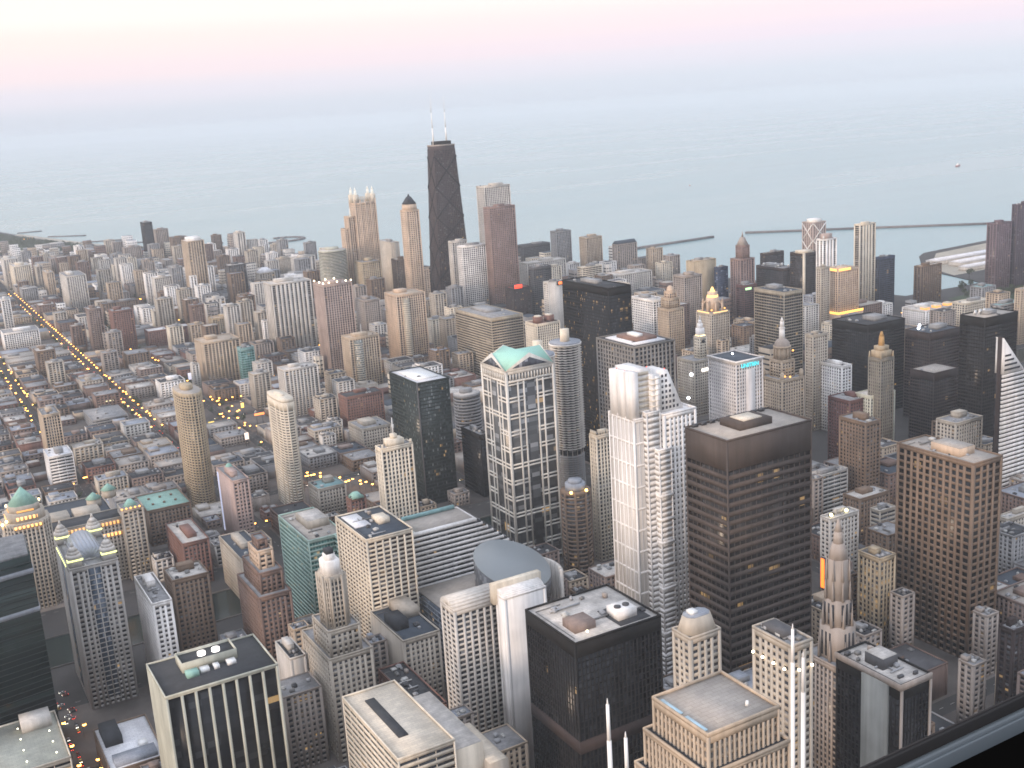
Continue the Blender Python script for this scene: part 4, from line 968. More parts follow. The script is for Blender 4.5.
@extra('greenstep')
def _(t, w, d, h, nm):
    B = MB(); B.box(w*.3, w*.9, d*.35, d*.75, h, h+6); p = B.build('penthouse', wall_mat('beige'), t)
    B = MB(); B.box(w*.33, w*.87, d*.38, d*.72, h+6, h+6.4); B.build('penthouse_roof', roof_mat('pale'), p)
    for k in range(3):
        B = MB(); G_ = MB(); s = dict(STY['bandg']); facade(B, G_, w-9+k*9, w+k*9, -7-k*7, 2-k*7, 0, h-k*0.01, s, parapet=.8)
        q = B.build('stepped_bay', wall_mat('green'), t); G_.build('bay_glazing', glass_of(s), q)
        B = MB(); B.box(w-8.5+k*9, w-.5+k*9, -6.5-k*7, 1.5-k*7, h-.4, h+.1); B.build('bay_roof', roof_mat('tanroof'), q)
@extra('stepbeige')
def _(t, w, d, h, nm):
    for o_, z in ((2.6, h-13), (5.2, h-27)):
        s = style_for('stepbeige', 'ribs', 300); Wb, G = MB(), MB(); facade(Wb, G, -o_, w+o_, -o_, d+o_, 0, z, s, top=1.5)
        p = Wb.build('setback_tier', wall_mat('tan'), t); G.build('glazing', glass_of(s), p)
        B = MB(); B.box(-o_+.7, w+o_-.7, -o_+.7, d+o_-.7, z-.4, z+.05); B.build('setback_roof', roof_mat('dark'), p)
    for a, b_ in ((.1, .45), (.53, .9)):
        B = MB(); B.box(.9, 2.6, d*a, d*b_, h, h+.5); B.build('skylight', metal_mat('pale blue glazing', (.45, .62, .70), .2), t)
    B = MB(); B.cyl(w*.75, d*.25, .8, .5, h, h+1.8, 8); B.build('vent_unit', WHITE_METAL, t)
@extra('chamfer')
def _(t, w, d, h, nm):
    B = MB(); B.frustum(chamfered(.3, w-.3, .3, d-.3, 3), h, chamfered(2.5, w-2.5, 2.5, d-2.5, 3), h+9); B.build('chamfered_crown', wall_mat('beige'), t)
    B = MB(); B.prism(chamfered(2.8, w-2.8, 2.8, d-2.8, 2.6), h+9, h+9.3); B.build('crown_roof', roof_mat('bluegrey'), t)
    B = MB(); B.box(w*.3, w*.5, d*.4, d*.7, h+9.3, h+11); B.build('vent_unit', WHITE_METAL, t)
@extra('bandbrown')
def _(t, w, d, h, nm): pass
@extra('strt8x')
def _(t, w, d, h, nm): pass

BLANK = dict(blankbeige='W', pinkdome='W', limeslab='WS', redsign='S', hosp2='WS', whiteblk='WS', paleslab='WS', lwhite='W', whitelow='W', blankslab='WS', whitenarrow='')
SKIP_PENT = {'civic', 'whitefin', 'blackcore', 'browngrid', 'four', 'gridround', 'blankslab', 'leo', 'lit', 'onterie', 'whitestr', 'darkstrip', 'floodlit', 'creamhotel', 'blankbeige', 'greenroof', 'tallconc', 'hexhead', 'strt3', 'gothhotel', 'terrace', 'tangrid', 'greenstep', 'blacklow', 'darkglass', 'flatdark', 'flatslab', 'antenna', 'cornerred', 'redlow', 'kemper', 'stepbeige', 'chamfer', 'floodlit'}
SUPERS = dict(slimpale=3.2, octotan=2.2, octo=2.6, roundglass=2.4)
def style_for(key, st, dist):
    s = dict(STY[st])
    if dist > 1700: s['bay'] = max(s['bay'], 4.2); s['fh'] = max(s['fh'], 3.4)
    if key == 'ibm': s.update(lit=.03, row=.24, fh=3.7, bay=2.0, top=8)
    if key == 'litrib': s.update(lit=.16, row=.2)
    if key == 'darkglass': s.update(lit=.01, row=.10, g=(.03, .042, .04), bay=1.8, top=1)
    if key == 'leo': s.update(top=1.0)
    if key in ('tallblack', 'darkmid', 'flatdark', 'blacktwin'): s.update(bay=3.2, sh=.42, sd=.25, top=9, lit=.006, g=(.012, .011, .012))
    if key == 'whitefin': s.update()
    if key == 'greenstep': s.update(pw=.06)
    if key == 'kemper': s.update(bay=3.0, fh=3.6, pw=.46, sh=.46, g=(.13, .13, .135), lit=.004, row=0)
    if key == 'browngrid': s.update(bay=6.0, fh=5.2, pw=.36, sh=.36, lit=.004, row=0, g=(.014, .013, .013))
    if key == 'stepbeige': s.update(bay=2.2, lit=.002, row=0, g=(.13, .11, .09))
    if key in ('tangrid', 'gridround'): s.update(lit=.004, row=0, fh=3.4)
    if key == 'equit': s.update(sh=.27)
    if key == 'tealt': s.update(g=(.03, .12, .10))
    if key == 'hosp3': s.update(g=(.03, .05, .10))
    return s
for (key, st, wc, rc, x, y, w, d, h, short, label) in TOWERS:
    d = max(d, 11); w = max(w, 11)
    dist = math.hypot(x, y)
    kn = kind_name(st, h)
    t = thing(kn, (x, y, 0), label, CATS[kn])
    FOOT.append((x, x+w, y, y+d)); INFO.append((t, short, x, x+w, y, y+d, h))
    Wb, G = MB(), MB()
    if st == 'round':
        n = 8 if key == 'octo' else 28
        pts = superellipse(w, d, n, SUPERS[key], w/2, d/2)
        gm = glass_mat((.04, .04, .045), 3.0, 2.4, .02)
        facade_poly(Wb, G, pts, 0, h, 3.05 if key != 'roundglass' else 3.9, (.42 if key == 'octotan' else .5) if key != 'slimpale' else .6, 1 if key in ('octotan',) else (2 if key == 'slimpale' else None), .55, 4 if key != 'slimpale' else 9, .75)
        Wb.build('wall', wall_mat(wc), t); G.build('glazing', gm, t)
        B = MB(); B.prism(superellipse(w-2, d-2, n, SUPERS[key], w/2, d/2), h-.5, h+.1); B.build('roof', roof_mat(rc), t)
        B = MB(); B.prism(superellipse(w*.5, d*.4, 10, 2.4, w/2, d*.55), h, h+5); B.build('penthouse', wall_mat(wc), t)
        if key == 'slimpale':
            B = MB(); B.prism(superellipse(w, d, n, 3.2, w/2, d/2), h, h+3); B.build('crown_ring', wall_mat('cream'), t)
    else:
        s = style_for(key, st, dist)
        facade(Wb, G, 0, w, 0, d, 0, h, s, BLANK.get(key, ''), dense=(1.9 if key == 'whitefin' else None), parapet=(.5 if key == 'flatslab' else 1.0))
        Wb.build('wall', wall_mat(wc if wc not in ('bandtan',) else 'bandtan'), t); G.build('glazing', glass_of(s), t)
        nu = 9 if dist < 900 else (4 if dist < 1700 else (2 if dist < 2400 else 0))
        if key in ('stepbeige', 'chamfer', 'civic', 'kemper', 'whitefin', 'terrace', 'gridround', 'blankslab', 'greenroof'): nu = 0
        if key in ('flatdark', 'tallblack'): nu = 1
        roof_kit(t, .7, w-.7, .7, d-.7, h-.05, rc, nu, key not in SKIP_PENT, wc if st in ('apt', 'punched', 'stripe', 'ribs') else None, hash(key) % 1 + len(key)*7+int(x))
    if key in X: X[key](t, w, d, h, key)
# ------------------------------------------------------------------ landmark buildings with shapes of their own
def landmark(name, x, y, w, d, h, short, label, cat='tower'):
    t = thing(name, (x, y, 0), label, cat)
    FOOT.append((x, x+w, y, y+d)); INFO.append((t, short, x, x+w, y, y+d, h)); return t
def rect(x0, x1, y0, y1): return [(x0, y0), (x1, y0), (x1, y1), (x0, y1)]
def plain(t, name, m, *boxes):
    B = MB()
    for q in boxes: B.box(*q)
    return B.build(name, m, t)
def wing(t, name, X0, X1, Y0, Y1, z0, z1, st, wc, rc='grey', blank='', **kw):
    s = dict(STY[st]); s.update(kw)
    Wb, G = MB(), MB(); facade(Wb, G, X0, X1, Y0, Y1, z0, z1, s, blank)
    p = Wb.build(name, wall_mat(wc), t); G.build('glazing', glass_of(s), p)
    B = MB(); B.box(X0+.75, X1-.75, Y0+.75, Y1-.75, z1-.5, z1+.05); B.build('roof', roof_mat(rc), p)
    return p

# tapered black tower with cross bracing and two masts
t = landmark('tapered_skyscraper', 1029, 2185, 80, 50, 344, 'tapered black tower', 'tapered black cross braced tower with two tall white masts, highest of the skyline', 'skyscraper')
def hk(z):
    k = z/344; hx, hy = 40-(40-24.5)*k, 25-(25-15)*k
    return hx, hy
cx, cy = 38, 25
B = MB(); B.frustum(rect(cx-39.5, cx+39.5, cy-24.5, cy+24.5), 0, rect(cx-24, cx+24, cy-14.5, cy+14.5), 335); B.build('glazing', glass_mat((.03, .027, .03), 3.6, 3.2, .012), t)
B = MB()
for k in range(92):
    z = k*3.65; hx, hy = hk(z)
    B.box(cx-hx-.1, cx+hx+.1, cy-hy-.1, cy+hy+.1, z, z+1.35)
for q in np.linspace(-1, 1, 15):
    a, b_ = hk(0), hk(344)
    for s_ in (-1, 1): B.bar((cx+q*a[0], cy+s_*(a[1]+.25), 0), (cx+q*b_[0], cy+s_*(b_[1]+.25), 335), 1.1)
for q in np.linspace(-1, 1, 10):
    for s_ in (-1, 1): B.bar((cx+s_*(a[0]+.25), cy+q*a[1], 0), (cx+s_*(b_[0]+.25), cy+q*b_[1], 335), 1.1)
B.build('wall', wall_mat('blackbrown'), t)
B = MB(); zs = [0, 64, 128, 192, 256, 320]
for z0, z1 in zip(zs, zs[1:]):
    (ax, ay), (bx, by) = hk(z0), hk(z1)
    for s_ in (-1, 1):
        B.bar((cx-ax, cy+s_*(ay+.5), z0), (cx+bx, cy+s_*(by+.5), z1), 2.0); B.bar((cx+ax, cy+s_*(ay+.5), z0), (cx-bx, cy+s_*(by+.5), z1), 2.0)
        B.bar((cx+s_*(ax+.5), cy-ay, z0), (cx+s_*(bx+.5), cy+by, z1), 2.0); B.bar((cx+s_*(ax+.5), cy+ay, z0), (cx+s_*(bx+.5), cy-by, z1), 2.0)
B.build('cross_bracing', wall_mat('black'), t)
plain(t, 'crown', wall_mat('blackbrown'), (cx-24.6, cx+24.6, cy-15.1, cy+15.1, 332, 341)); plain(t, 'crown_rim', wall_mat('greytan'), (cx-25, cx+25, cy-15.5, cy+15.5, 341, 344))
plain(t, 'roof_plant', wall_mat('black'), (cx-18, cx+20, cy-9, cy+9, 344, 351))
for mx, hh in ((-17, 106), (14, 100)):
    B = MB(); B.cyl(cx+mx, cy, 1.9, 1.7, 351 if mx > 0 else 344, 378, 8); B.cyl(cx+mx, cy, 1.1, 1.0, 378, 410, 8); B.cyl(cx+mx, cy, .8, .35, 410, 344+hh, 6); B.build('mast', WHITE_METAL, t)

# crowned pale skyscraper with four roof lanterns
t = landmark('crowned_skyscraper', 894, 2294, 49, 34, 240, 'crowned pink skyscraper', 'pale pink skyscraper crowned by four white roof lanterns, left of the tapered tower', 'skyscraper')
wing(t, 'wall', 0, 49, 0, 34, 0, 232, 'punched', 'peach', 'cream', bay=3.9, fh=4)
for q in (0, 1, 2, 3, 4):
    plain(t, 'pilaster', wall_mat('peach'), (q*11.6, q*11.6+2.6, -.3, .3, 0, 240))
for a in (0, 39):
    for b_ in (0, 25):
        p = plain(t, 'corner_tower', wall_mat('cream'), (a, a+10, b_, b_+9, 232, 250))
        B = MB(); B.cyl(a+5, b_+4.5, 3.4, 2.6, 250, 259, 8); B.cyl(a+5, b_+4.5, 2.6, .3, 259, 266, 8); B.build('roof_lantern', emit_mat((1, .95, .85), .6), p)
B = MB()
for k in range(8): B.box(11+k*3.6, 12.8+k*3.6, 1, 3, 236, 246)
B.build('crown_columns', wall_mat('cream'), t)
wing(t, 'shoulder', -16, 0, 4, 30, 0, 205, 'ribs', 'peach', 'cream', bay=4)
B = MB(); B.cyl(-9, 10, 2, .4, 205, 224, 6); B.build('shoulder_lantern', emit_mat((1, .95, .85), .5), t)
wing(t, 'lower_block', -26, -16, 6, 30, 0, 180, 'punched', 'peach')

# slender tan tower with dark hipped roof
t = landmark('slender_tower', 898, 2042, 28, 28, 230, 'slender hip roofed tower', 'slender tan tower with a dark hipped roof cap left of the tapered tower', 'skyscraper')
wing(t, 'wall', 0, 28, 0, 28, 0, 228, 'punched', 'peach', bay=4.6, fh=3.9)
B = MB(); B.frustum(chamfered(1, 27, 1, 27, 5), 228, chamfered(2, 26, 2, 26, 5), 240); B.build('crown', wall_mat('peach'), t)
B = MB(); B.frustum(chamfered(1.5, 26.5, 1.5, 26.5, 5), 240, chamfered(10, 18, 10, 18, 2), 254); B.cyl(14, 14, 3, 1, 254, 259, 8); B.build('hipped_roof', wall_mat('dark'), t)
wing(t, 'lower_wing', 28, 40, 2, 26, 0, 110, 'punched', 'peach')

# pedimented postmodern tower
t = landmark('pedimented_tower', 451, 870, 50, 46, 204, 'pedimented white grid tower', 'white gridded glass tower topped by green roofed pediments', 'skyscraper')
w, d, h = 50, 46, 186
B = MB(); B.box(.8, w-.8, .8, d-.8, 0, h); B.build('glazing', glass_mat((.075, .077, .08), 4.0, 8.1, .012), t)
B = MB()
def lattice(face, L, nmain):
    b4 = 15.4; z = 3
    us = []
    for q in range(nmain+1): us.append(q*L/nmain)
    for u in us: fbox(B, face, 0, w, 0, d, max(0, u-1.2), min(L, u+1.2), 0, .9, 0, h)
    # narrow side bays flank a wide centre bay
    for q in (.34, .66) if nmain == 2 else (): pass
    k = 0
    while z < h-10:
        gap = k % 3 != 0
        for dz in (0, 3.3):
            if gap and dz >= 0:
                fbox(B, face, 0, w, 0, d, 0, L*.38, .12, .9, z+dz, z+dz+1.35); fbox(B, face, 0, w, 0, d, L*.62, L, .12, .9, z+dz, z+dz+1.35)
            else: fbox(B, face, 0, w, 0, d, 0, L, .12, .9, z+dz, z+dz+1.35)
        z += b4; k += 1
    for u in (L*.24, L*.36, L*.64, L*.76): fbox(B, face, 0, w, 0, d, u-.75, u+.75, .06, .9, 0, h-9)
    fbox(B, face, 0, w, 0, d, 0, L, .03, .9, h-11, h-9.4); fbox(B, face, 0, w, 0, d, 0, L, .03, .9, h-3.4, h)
    n = int(L/3.1)
    for q in range(n): fbox(B, face, 0, w, 0, d, (q+.5)*L/n-.75, (q+.5)*L/n+.75, .08, .9, h-9.4, h-3.4)
for f_, L_ in (('W', d), ('S', w), ('E', d), ('N', w)): lattice(f_, L_, 1)
for q0, q1 in ((-.05, 2.0), (w-2.0, w+.05)):
    for r0, r1 in ((-.05, 2.0), (d-2.0, d+.05)): B.box(q0, q1, r0, r1, 0, h+.01)
B.build('wall', wall_mat('lattice'), t)
ph = 13
B = MB(); B.loft([(0, 0, h), (w, 0, h), (w/2, 0, h+ph)], [(0, d, h), (w, d, h), (w/2, d, h+ph)]); B.loft([(0, .05, h), (0, d-.05, h), (0, d/2, h+ph-.05)], [(w, .05, h), (w, d-.05, h), (w, d/2, h+ph-.05)]); B.build('green_roof', metal_mat('copper green roof', (.34, .60, .50), .6), t)
def gable(face, L):
    def P(u, dep, z):
        return {'S': (u, -dep, z), 'N': (u, d+dep, z), 'W': (-dep, u, z), 'E': (w+dep, u, z)}[face]
    Bw, Bd = MB(), MB()
    Bw.loft([P(-.6, 0.02, h), P(L+.6, .02, h), P(L/2, .02, h+ph+.6)], [P(-.6, .6, h), P(L+.6, .6, h), P(L/2, .6, h+ph+.6)])
    Bd.loft([P(L*.13, .6, h+1.8), P(L*.87, .6, h+1.8), P(L/2, .6, h+ph-3.4)], [P(L*.13, .75, h+1.8), P(L*.87, .75, h+1.8), P(L/2, .75, h+ph-3.4)])
    p = Bw.build('pediment', wall_mat('lattice'), t); Bd.build('gable_window', glass_mat((.06, .065, .08), 4, 3, 0), p)
for f_, L_ in (('S', w), ('W', d), ('E', d), ('N', w)): gable(f_, L_)

# white stepped tower with fins
t = landmark('stepped_tower', 425, 640, 50, 36, 226, 'white stepped tower', 'bright white stepped tower with upright fins and a sloped gridded shoulder', 'skyscraper')
W_ = 'white'
wing(t, 'west_shaft', 0, 18, 3, 34, 0, 195, 'bandw', W_, 'white', fh=15.6, sh=.10, bay=3.2, pw=.10, pd=.16, sd=.2, g=(.52, .48, .44), lit=.0, row=0)
for q in range(7): plain(t, 'pilaster', wall_mat(W_), (-.2, .2, 3.5+q*4.9, 4.6+q*4.9, 0, 196))
wing(t, 'balcony_bay', 8, 20, -1, 5, 0, 199, 'bandw', W_, 'white', fh=4.2, sh=.62, sd=.36, g=(.30, .28, .26), lit=0, row=0)
wing(t, 'south_bay', 14, 25, -6, 8, 0, 172, 'bandw', 'white', 'white', fh=3.9, sh=.6, sd=.36, g=(.36, .33, .30), lit=0, row=0)
for q in range(9): plain(t, 'bay_belt', wall_mat('white'), (13.6, 25.4, -6.5, 8, 15+q*17.5, 17+q*17.5))
wing(t, 'east_shaft', 21, 50, -3, 27, 0, 196, 'punched', W_, 'white', fh=3.9, bay=3.5, sh=.62, pw=.58, pd=.3, sd=.24, g=(.11, .105, .10), lit=.002, row=0)
for q in range(3):
    y0 = 3.6+q*9.6
    f_ = plain(t, 'crown_fin', wall_mat(W_), (-.3, 5.2, y0, y0+8.0, 195, 228.5-q*.5), (-.55, -.28, y0+3.4, y0+4.6, 195, 229.3-q*.5))
    lights(f_, 'beacon', [(2.6, y0+2.6, 228)], .4, RED)
plain(t, 'crown_slab', wall_mat(W_), (5.5, 17, 6, 31, 195, 229)); lights(t, 'beacon', [(16, 8, 230), (29, 5, 227)], .4, RED)
B = MB()
for k in range(8): B.box(6.4, 15.6, 5.5, 6.3, 198+k*3.9, 200.3+k*3.9)
B.build('crown_louvre', wall_mat('cream'), t)
plain(t, 'crown_pier', wall_mat(W_), (15.5, 19, 3, 12, 195, 225), (19.2, 22.4, 2, 12, 195, 223)); B = MB()
for k in range(7): B.box(15.4, 22.5, 1.9, 12, 198+k*3.9, 198.5+k*3.9)
B.build('crown_rib', wall_mat('cream'), t)
B = MB(); B.loft([(24, 4, 196), (44, 4, 196), (31, 4, 226), (24, 4, 226)], [(24, 22, 196), (44, 22, 196), (31, 22, 226), (24, 22, 226)]); sl = B.build('sloped_shoulder', wall_mat(W_), t)
B = MB()
for k in range(7):
    z = 198+k*3.9; xe = 44-13*(z+3-196)/30
    u = 25.2
    while u+1.9 < xe-.6: B.box(u, u+1.7, 3.85, 4.4, z, z+2.0); u += 3.2
B.build('window_grid', glass_mat((.05, .05, .055), 3.9, 3.2, 0), sl)

# round balcony towers
def marina(x, y, short, label):
    t = landmark('round_tower', x-17, y-17, 34, 34, 167, short, label, 'apartment tower')
    c = 17
    def petals(r0, r1, n=16, m=6): return [(c+(r0+(r1-r0)*abs(math.sin(math.pi*n*i/(n*m))))*math.cos(2*math.pi*i/(n*m)), c+(r0+(r1-r0)*abs(math.sin(math.pi*n*i/(n*m))))*math.sin(2*math.pi*i/(n*m))) for i in range(n*m)]
    B = MB(); out = petals(14.6, 17.2)
    for k in range(42): B.prism(out, 52+k*2.72, 52+k*2.72+.85)
    B.build('balcony_floors', wall_mat('pale'), t)
    B = MB(); B.cyl(c, c, 13.6, 13.6, 46, 166, 32); B.build('glazing', glass_mat((.03, .03, .032), 2.72, 2.4, .03), t)
    B = MB()
    for k in range(17): B.cyl(c, c, 15.4, 15.4, 3+k*2.5, 4.1+k*2.5, 28)
    B.build('parking_deck', wall_mat('grey'), t)
    B = MB(); B.cyl(c, c, 12, 12, 0, 46, 24); B.build('parking_core', wall_mat('dark'), t)
    B = MB()
    for i in range(16): B.cyl(c+14.2*math.cos(2*math.pi*i/16), c+14.2*math.sin(2*math.pi*i/16), .5, .5, 0, 54, 6)
    B.build('columns', wall_mat('greytan'), t)
    B = MB(); B.cyl(c, c, 16.6, 16.6, 166.4, 168, 32); r_ = B.build('roof', roof_mat('bluegrey'), t)
    B = MB(); B.cyl(c, c, 17.4, 17.4, 165.6, 166.4, 32); B.build('roof_rim', wall_mat('white'), r_)
    B = MB(); B.cyl(c, c, 5, 5, 168, 181, 20); B.build('core_drum', wall_mat('cream'), t)
    return t
marina(605, 1016, 'near round balcony tower', 'round corncob tower of stacked balconies with white drum on top')
marina(553, 985, 'hidden round tower', 'second round balcony tower, mostly hidden behind the green pediments, its pale drum showing')

# banded block with stepped east end and teal atrium
t = landmark('banded_block', 309, 780, 92, 34, 95, 'stepped banded white block', 'long white block with dark horizontal bands stepping down to the right', 'office block')
Bw, G = MB(), MB()
for k in range(24):
    z = k*3.95; wx = min(94, 58+(95-z)*1.15)
    Bw.box(-.3, wx+.3, -.6, 34, z, z+2.0); G.box(.6, wx-.6, .3, 33.4, z+2.0, z+3.95)
Bw.box(-.35, 58, -.65, 34.05, 94.8, 97); Bw.build('wall', wall_mat('white'), t); G.build('glazing', glass_mat((.035, .038, .045), 3.95, 2.2, .015), t)
plain(t, 'roof', roof_mat('tanroof'), (6, 56, 3, 32, 97, 97.3)); plain(t, 'roof_ridge', wall_mat('teal'), (8, 54, 30, 33, 97.3, 100))
B = MB(); B.loft([(-6, 2, 88), (8, 2, 88), (8, 20, 88), (-6, 20, 88)], [(-2, 4, 100), (4, 4, 100), (4, 18, 100), (-2, 18, 100)]); B.build('atrium_roof', metal_mat('teal glass roof', (.16, .38, .36), .25), t)
B = MB(); B.box(-5.5, -.4, 2.4, 19.6, 0, 88); B.build('atrium_shaft', glass_mat((.08, .2, .19), 3.95, 2, .02), t)

# rotunda building
t = landmark('rotunda_building', 303, 700, 96, 70, 92, 'rotunda building', 'curved grey building with a sliced metal cylinder rising through its roof', 'office block')
pts = [(0, 0), (0, 66), (96, 66)] + [(96*math.sin(a)**.8 if a > 0 else 0, 66-66*(math.cos(a))**.8 if math.cos(a) > 0 else 66) for a in np.linspace(math.radians(80), math.radians(4), 12)]
B = MB(); B.prism(pts[::-1], 0, 58); B.build('glazing', glass_mat((.10, .12, .15), 3.9, 1.8, .02), t)
B = MB()
pc = [(x*1.0, y) for x, y in pts[::-1]]
for k in range(15): B.prism([(x+(.25 if x > 48 else -.25), y+(.25 if y > 33 else -.25)) for x, y in pc], k*3.9, k*3.9+1.2)
B.build('wall', wall_mat('bluegrey'), t)
B = MB(); B.prism([(x*.97+1.2, y*.97+1) for x, y in pc], 58, 59); B.build('roof', roof_mat('tanroof'), t)
cxr, cyr, rr = 62, 22, 29
ang = [2*math.pi*i/36 for i in range(36)]
top_z = lambda x, y: 78+.34*(y-cyr)-.14*(x-cxr)
lo_ = [(cxr+rr*math.cos(a), cyr+rr*math.sin(a), 55) for a in ang]; hi_ = [(cxr+rr*math.cos(a), cyr+rr*math.sin(a), top_z(cxr+rr*math.cos(a), cyr+rr*math.sin(a))) for a in ang]
B = MB(); B.loft(lo_, hi_, 0); rd = B.build('rotunda', glass_mat((.10, .105, .115), 3.9, 1.6, .01), t)
B = MB(); B.loft([(x, y, z+.05) for x, y, z in hi_], [(cxr+(x-cxr)*.985, cyr+(y-cyr)*.985, top_z(cxr+(x-cxr)*.985, cyr+(y-cyr)*.985)+.7) for x, y, z in hi_]); B.build('rotunda_roof', metal_mat('grey blue metal roof', (.205, .225, .235), .5), rd)
# white quarter-round parapet wall behind the cylinder
B = MB()
for i in range(10):
    a0, a1 = math.radians(-30+i*9), math.radians(-30+(i+1)*9); R1, R0 = 38, 35.5
    q = [(cxr+R0*math.cos(a0), cyr+R0*math.sin(a0)), (cxr+R1*math.cos(a0), cyr+R1*math.sin(a0)), (cxr+R1*math.cos(a1), cyr+R1*math.sin(a1)), (cxr+R0*math.cos(a1), cyr+R0*math.sin(a1))]
    B.prism(q, 0, 70)
B.build('curved_wall', wall_mat('pale'), t)

# pale setback tower in front of the tan grid block
t = landmark('setback_tower', 198, 666, 30, 54, 142, 'pale setback tower', 'pale stone setback tower with slim octagonal shaft and white crown', 'tower')
wing(t, 'base_block', 0, 30, 2, 54, 0, 74, 'punched', 'beige'); wing(t, 'middle_block', 2, 24, 4, 34, 74, 92, 'punched', 'beige')
Bw, G = MB(), MB(); pts = chamfered(4, 19, 6, 24, 3.5); facade_poly(Wb := Bw, G, pts, 92, 128, 3.7, .34, None, .5, 4)
for (x, y) in pts: Bw.cyl(x, y, .9, .9, 92, 128, 6)
for a, b_ in zip(pts, pts[1:]+pts[:1]):
    for q in (.33, .66): Bw.cyl(a[0]+(b_[0]-a[0])*q, a[1]+(b_[1]-a[1])*q, .55, .55, 92, 126, 6)
p = Bw.build('shaft', wall_mat('beige'), t); G.build('glazing', glass_mat((.035, .035, .04), 3.7, 2, .01), p)
B = MB(); B.prism(chamfered(6, 17, 8, 22, 3), 128, 137); B.prism(chamfered(8, 15, 11, 19, 2), 137, 141); B.build('crown', wall_mat('white'), t)
plain(t, 'crown_cap', wall_mat('dark'), (9, 14, 12, 18, 141, 144))

# reddish brown setback tower
t = landmark('setback_tower', 190, 790, 25, 55, 105, 'reddish setback tower', 'reddish brown setback tower with stepped shoulders and warm lit windows', 'tower')
wing(t, 'base_block', 0, 25, 0, 55, 0, 74, 'punched', 'redbrown'); wing(t, 'middle_block', 4, 22, 6, 48, 74, 90, 'punched', 'redbrown'); wing(t, 'shaft', 7, 19, 14, 38, 90, 104, 'punched', 'peach', lit=.06)
wing(t, 'top_block', 9, 17, 19, 33, 104, 111, 'punched', 'redbrown')

# brown crested tower with a pointed roof
t = landmark('crested_tower', 1345, 1588, 34, 28, 165, 'pointed brown tower', 'rosy brown stepped tower with a slim pointed roof standing against the lake')
wing(t, 'main_block', 0, 34, 0, 28, 0, 117, 'apt', 'granitepink', 'grey'); wing(t, 'shaft', 8, 26, 4, 22, 117, 141, 'ribs', 'granitepink', 'grey')
B = MB(); B.frustum(rect(9, 25, 5, 21), 141, rect(14, 20, 10, 16), 156); B.cyl(17, 13, 2, .1, 156, 168, 8); B.build('pointed_roof', wall_mat('greytan'), t)

# the huge lit mart building
t = landmark('mart_building', 10, 1050, 152, 150, 104, 'gold lit mart building', 'huge cream building with green pyramid tower and rows of golden lit windows', 'building')
wing(t, 'front_wing', 62, 150, 30, 58, 0, 62, 'punched', 'beige', 'dark', bay=3.4); wing(t, 'west_wing', -70, 38, 32, 60, 0, 60, 'punched', 'beige', 'dark')
wing(t, 'rear_block', -60, 140, 60, 150, 0, 50, 'punched', 'beige', 'darkb')
for k in range(4): plain(t, 'roof_monitor', wall_mat('beige'), (20+k*28, 44+k*28, 84, 104, 50, 57))
Bw, G = MB(), MB(); pts = chamfered(38, 76, 10, 44, 7); facade_poly(Bw, G, pts, 0, 82, 3.7, .42, None, .5, 3)
for a, b_ in zip(pts, pts[1:]+pts[:1]):
    n_ = max(2, int(math.hypot(b_[0]-a[0], b_[1]-a[1])/3.2))
    for q in range(n_): Bw.cyl(a[0]+(b_[0]-a[0])*q/n_, a[1]+(b_[1]-a[1])*q/n_, .8, .8, 0, 81.9, 6)
tw = Bw.build('centre_tower', wall_mat('beige'), t); G.build('glazing', glass_mat((.03, .03, .035), 3.7, 3.2, .02), tw)
B = MB(); B.prism(chamfered(41, 73, 13, 41, 7), 82, 90); B.prism(chamfered(44, 70, 16, 38, 6), 90, 96); B.build('tower_step', wall_mat('beige'), tw)
B = MB(); B.frustum(chamfered(45, 69, 17, 37, 5), 96, chamfered(56.5, 57.5, 26.5, 27.5, .2), 111); B.build('pyramid_roof', wall_mat('copper'), tw)
LROW, LROW2 = row_mat((1.0, .46, .12), 2.6, 3.4), row_mat((1.0, .45, .12), 1.5, 3.4)
for q in ((45, 69, 8.7, 9.1, 78, 80.5), (36.7, 37.1, 17.5, 37, 78, 80.5), (48, 66, 12.5, 12.95, 84.5, 87.5), (40.5, 40.95, 20.5, 34, 84.5, 87.5)): plain(tw, 'cornice_light', LROW, q)
B = MB(); B.box(50, 64, 15.5, 15.9, 91, 92.4); B.box(43.5, 43.9, 22, 32, 91, 92.4); B.build('upper_light', AMBERS, tw)
lights(tw, 'beacon_lamp', [(44, 38, 93), (71, 38, 93), (41, 20, 84), (37, 16, 83)], 1.3, emit_mat((1, .7, .3), 8))
plain(t, 'cornice_light', LROW2, (63.5, 137, 29.5, 29.95, 57, 60)); plain(t, 'window_light', LROW, (63.5, 96, 29.5, 29.95, 46, 49)); plain(t, 'window_light', LROW, (104, 137, 29.5, 29.95, 46, 49))
te = wing(t, 'corner_tower', 138, 158, 24, 46, 0, 70, 'punched', 'beige')
B = MB(); B.cyl(148, 35, 7, 2, 70, 76, 8); B.build('cap_roof', wall_mat('copper'), te); lights(te, 'cornice_lamp', [(138.5+k*4, 23.5, 71) for k in range(5)], 1.0, AMBER)
for px_, py_ in ((128, 120), (146, 140)):
    B = MB(); B.cyl(px_, py_, 7, 7, 50, 58, 8); q = B.build('corner_turret', wall_mat('beige'), t); B = MB(); B.cyl(px_, py_, 8, .5, 58, 64, 8); B.build('turret_roof', wall_mat('copper'), q)

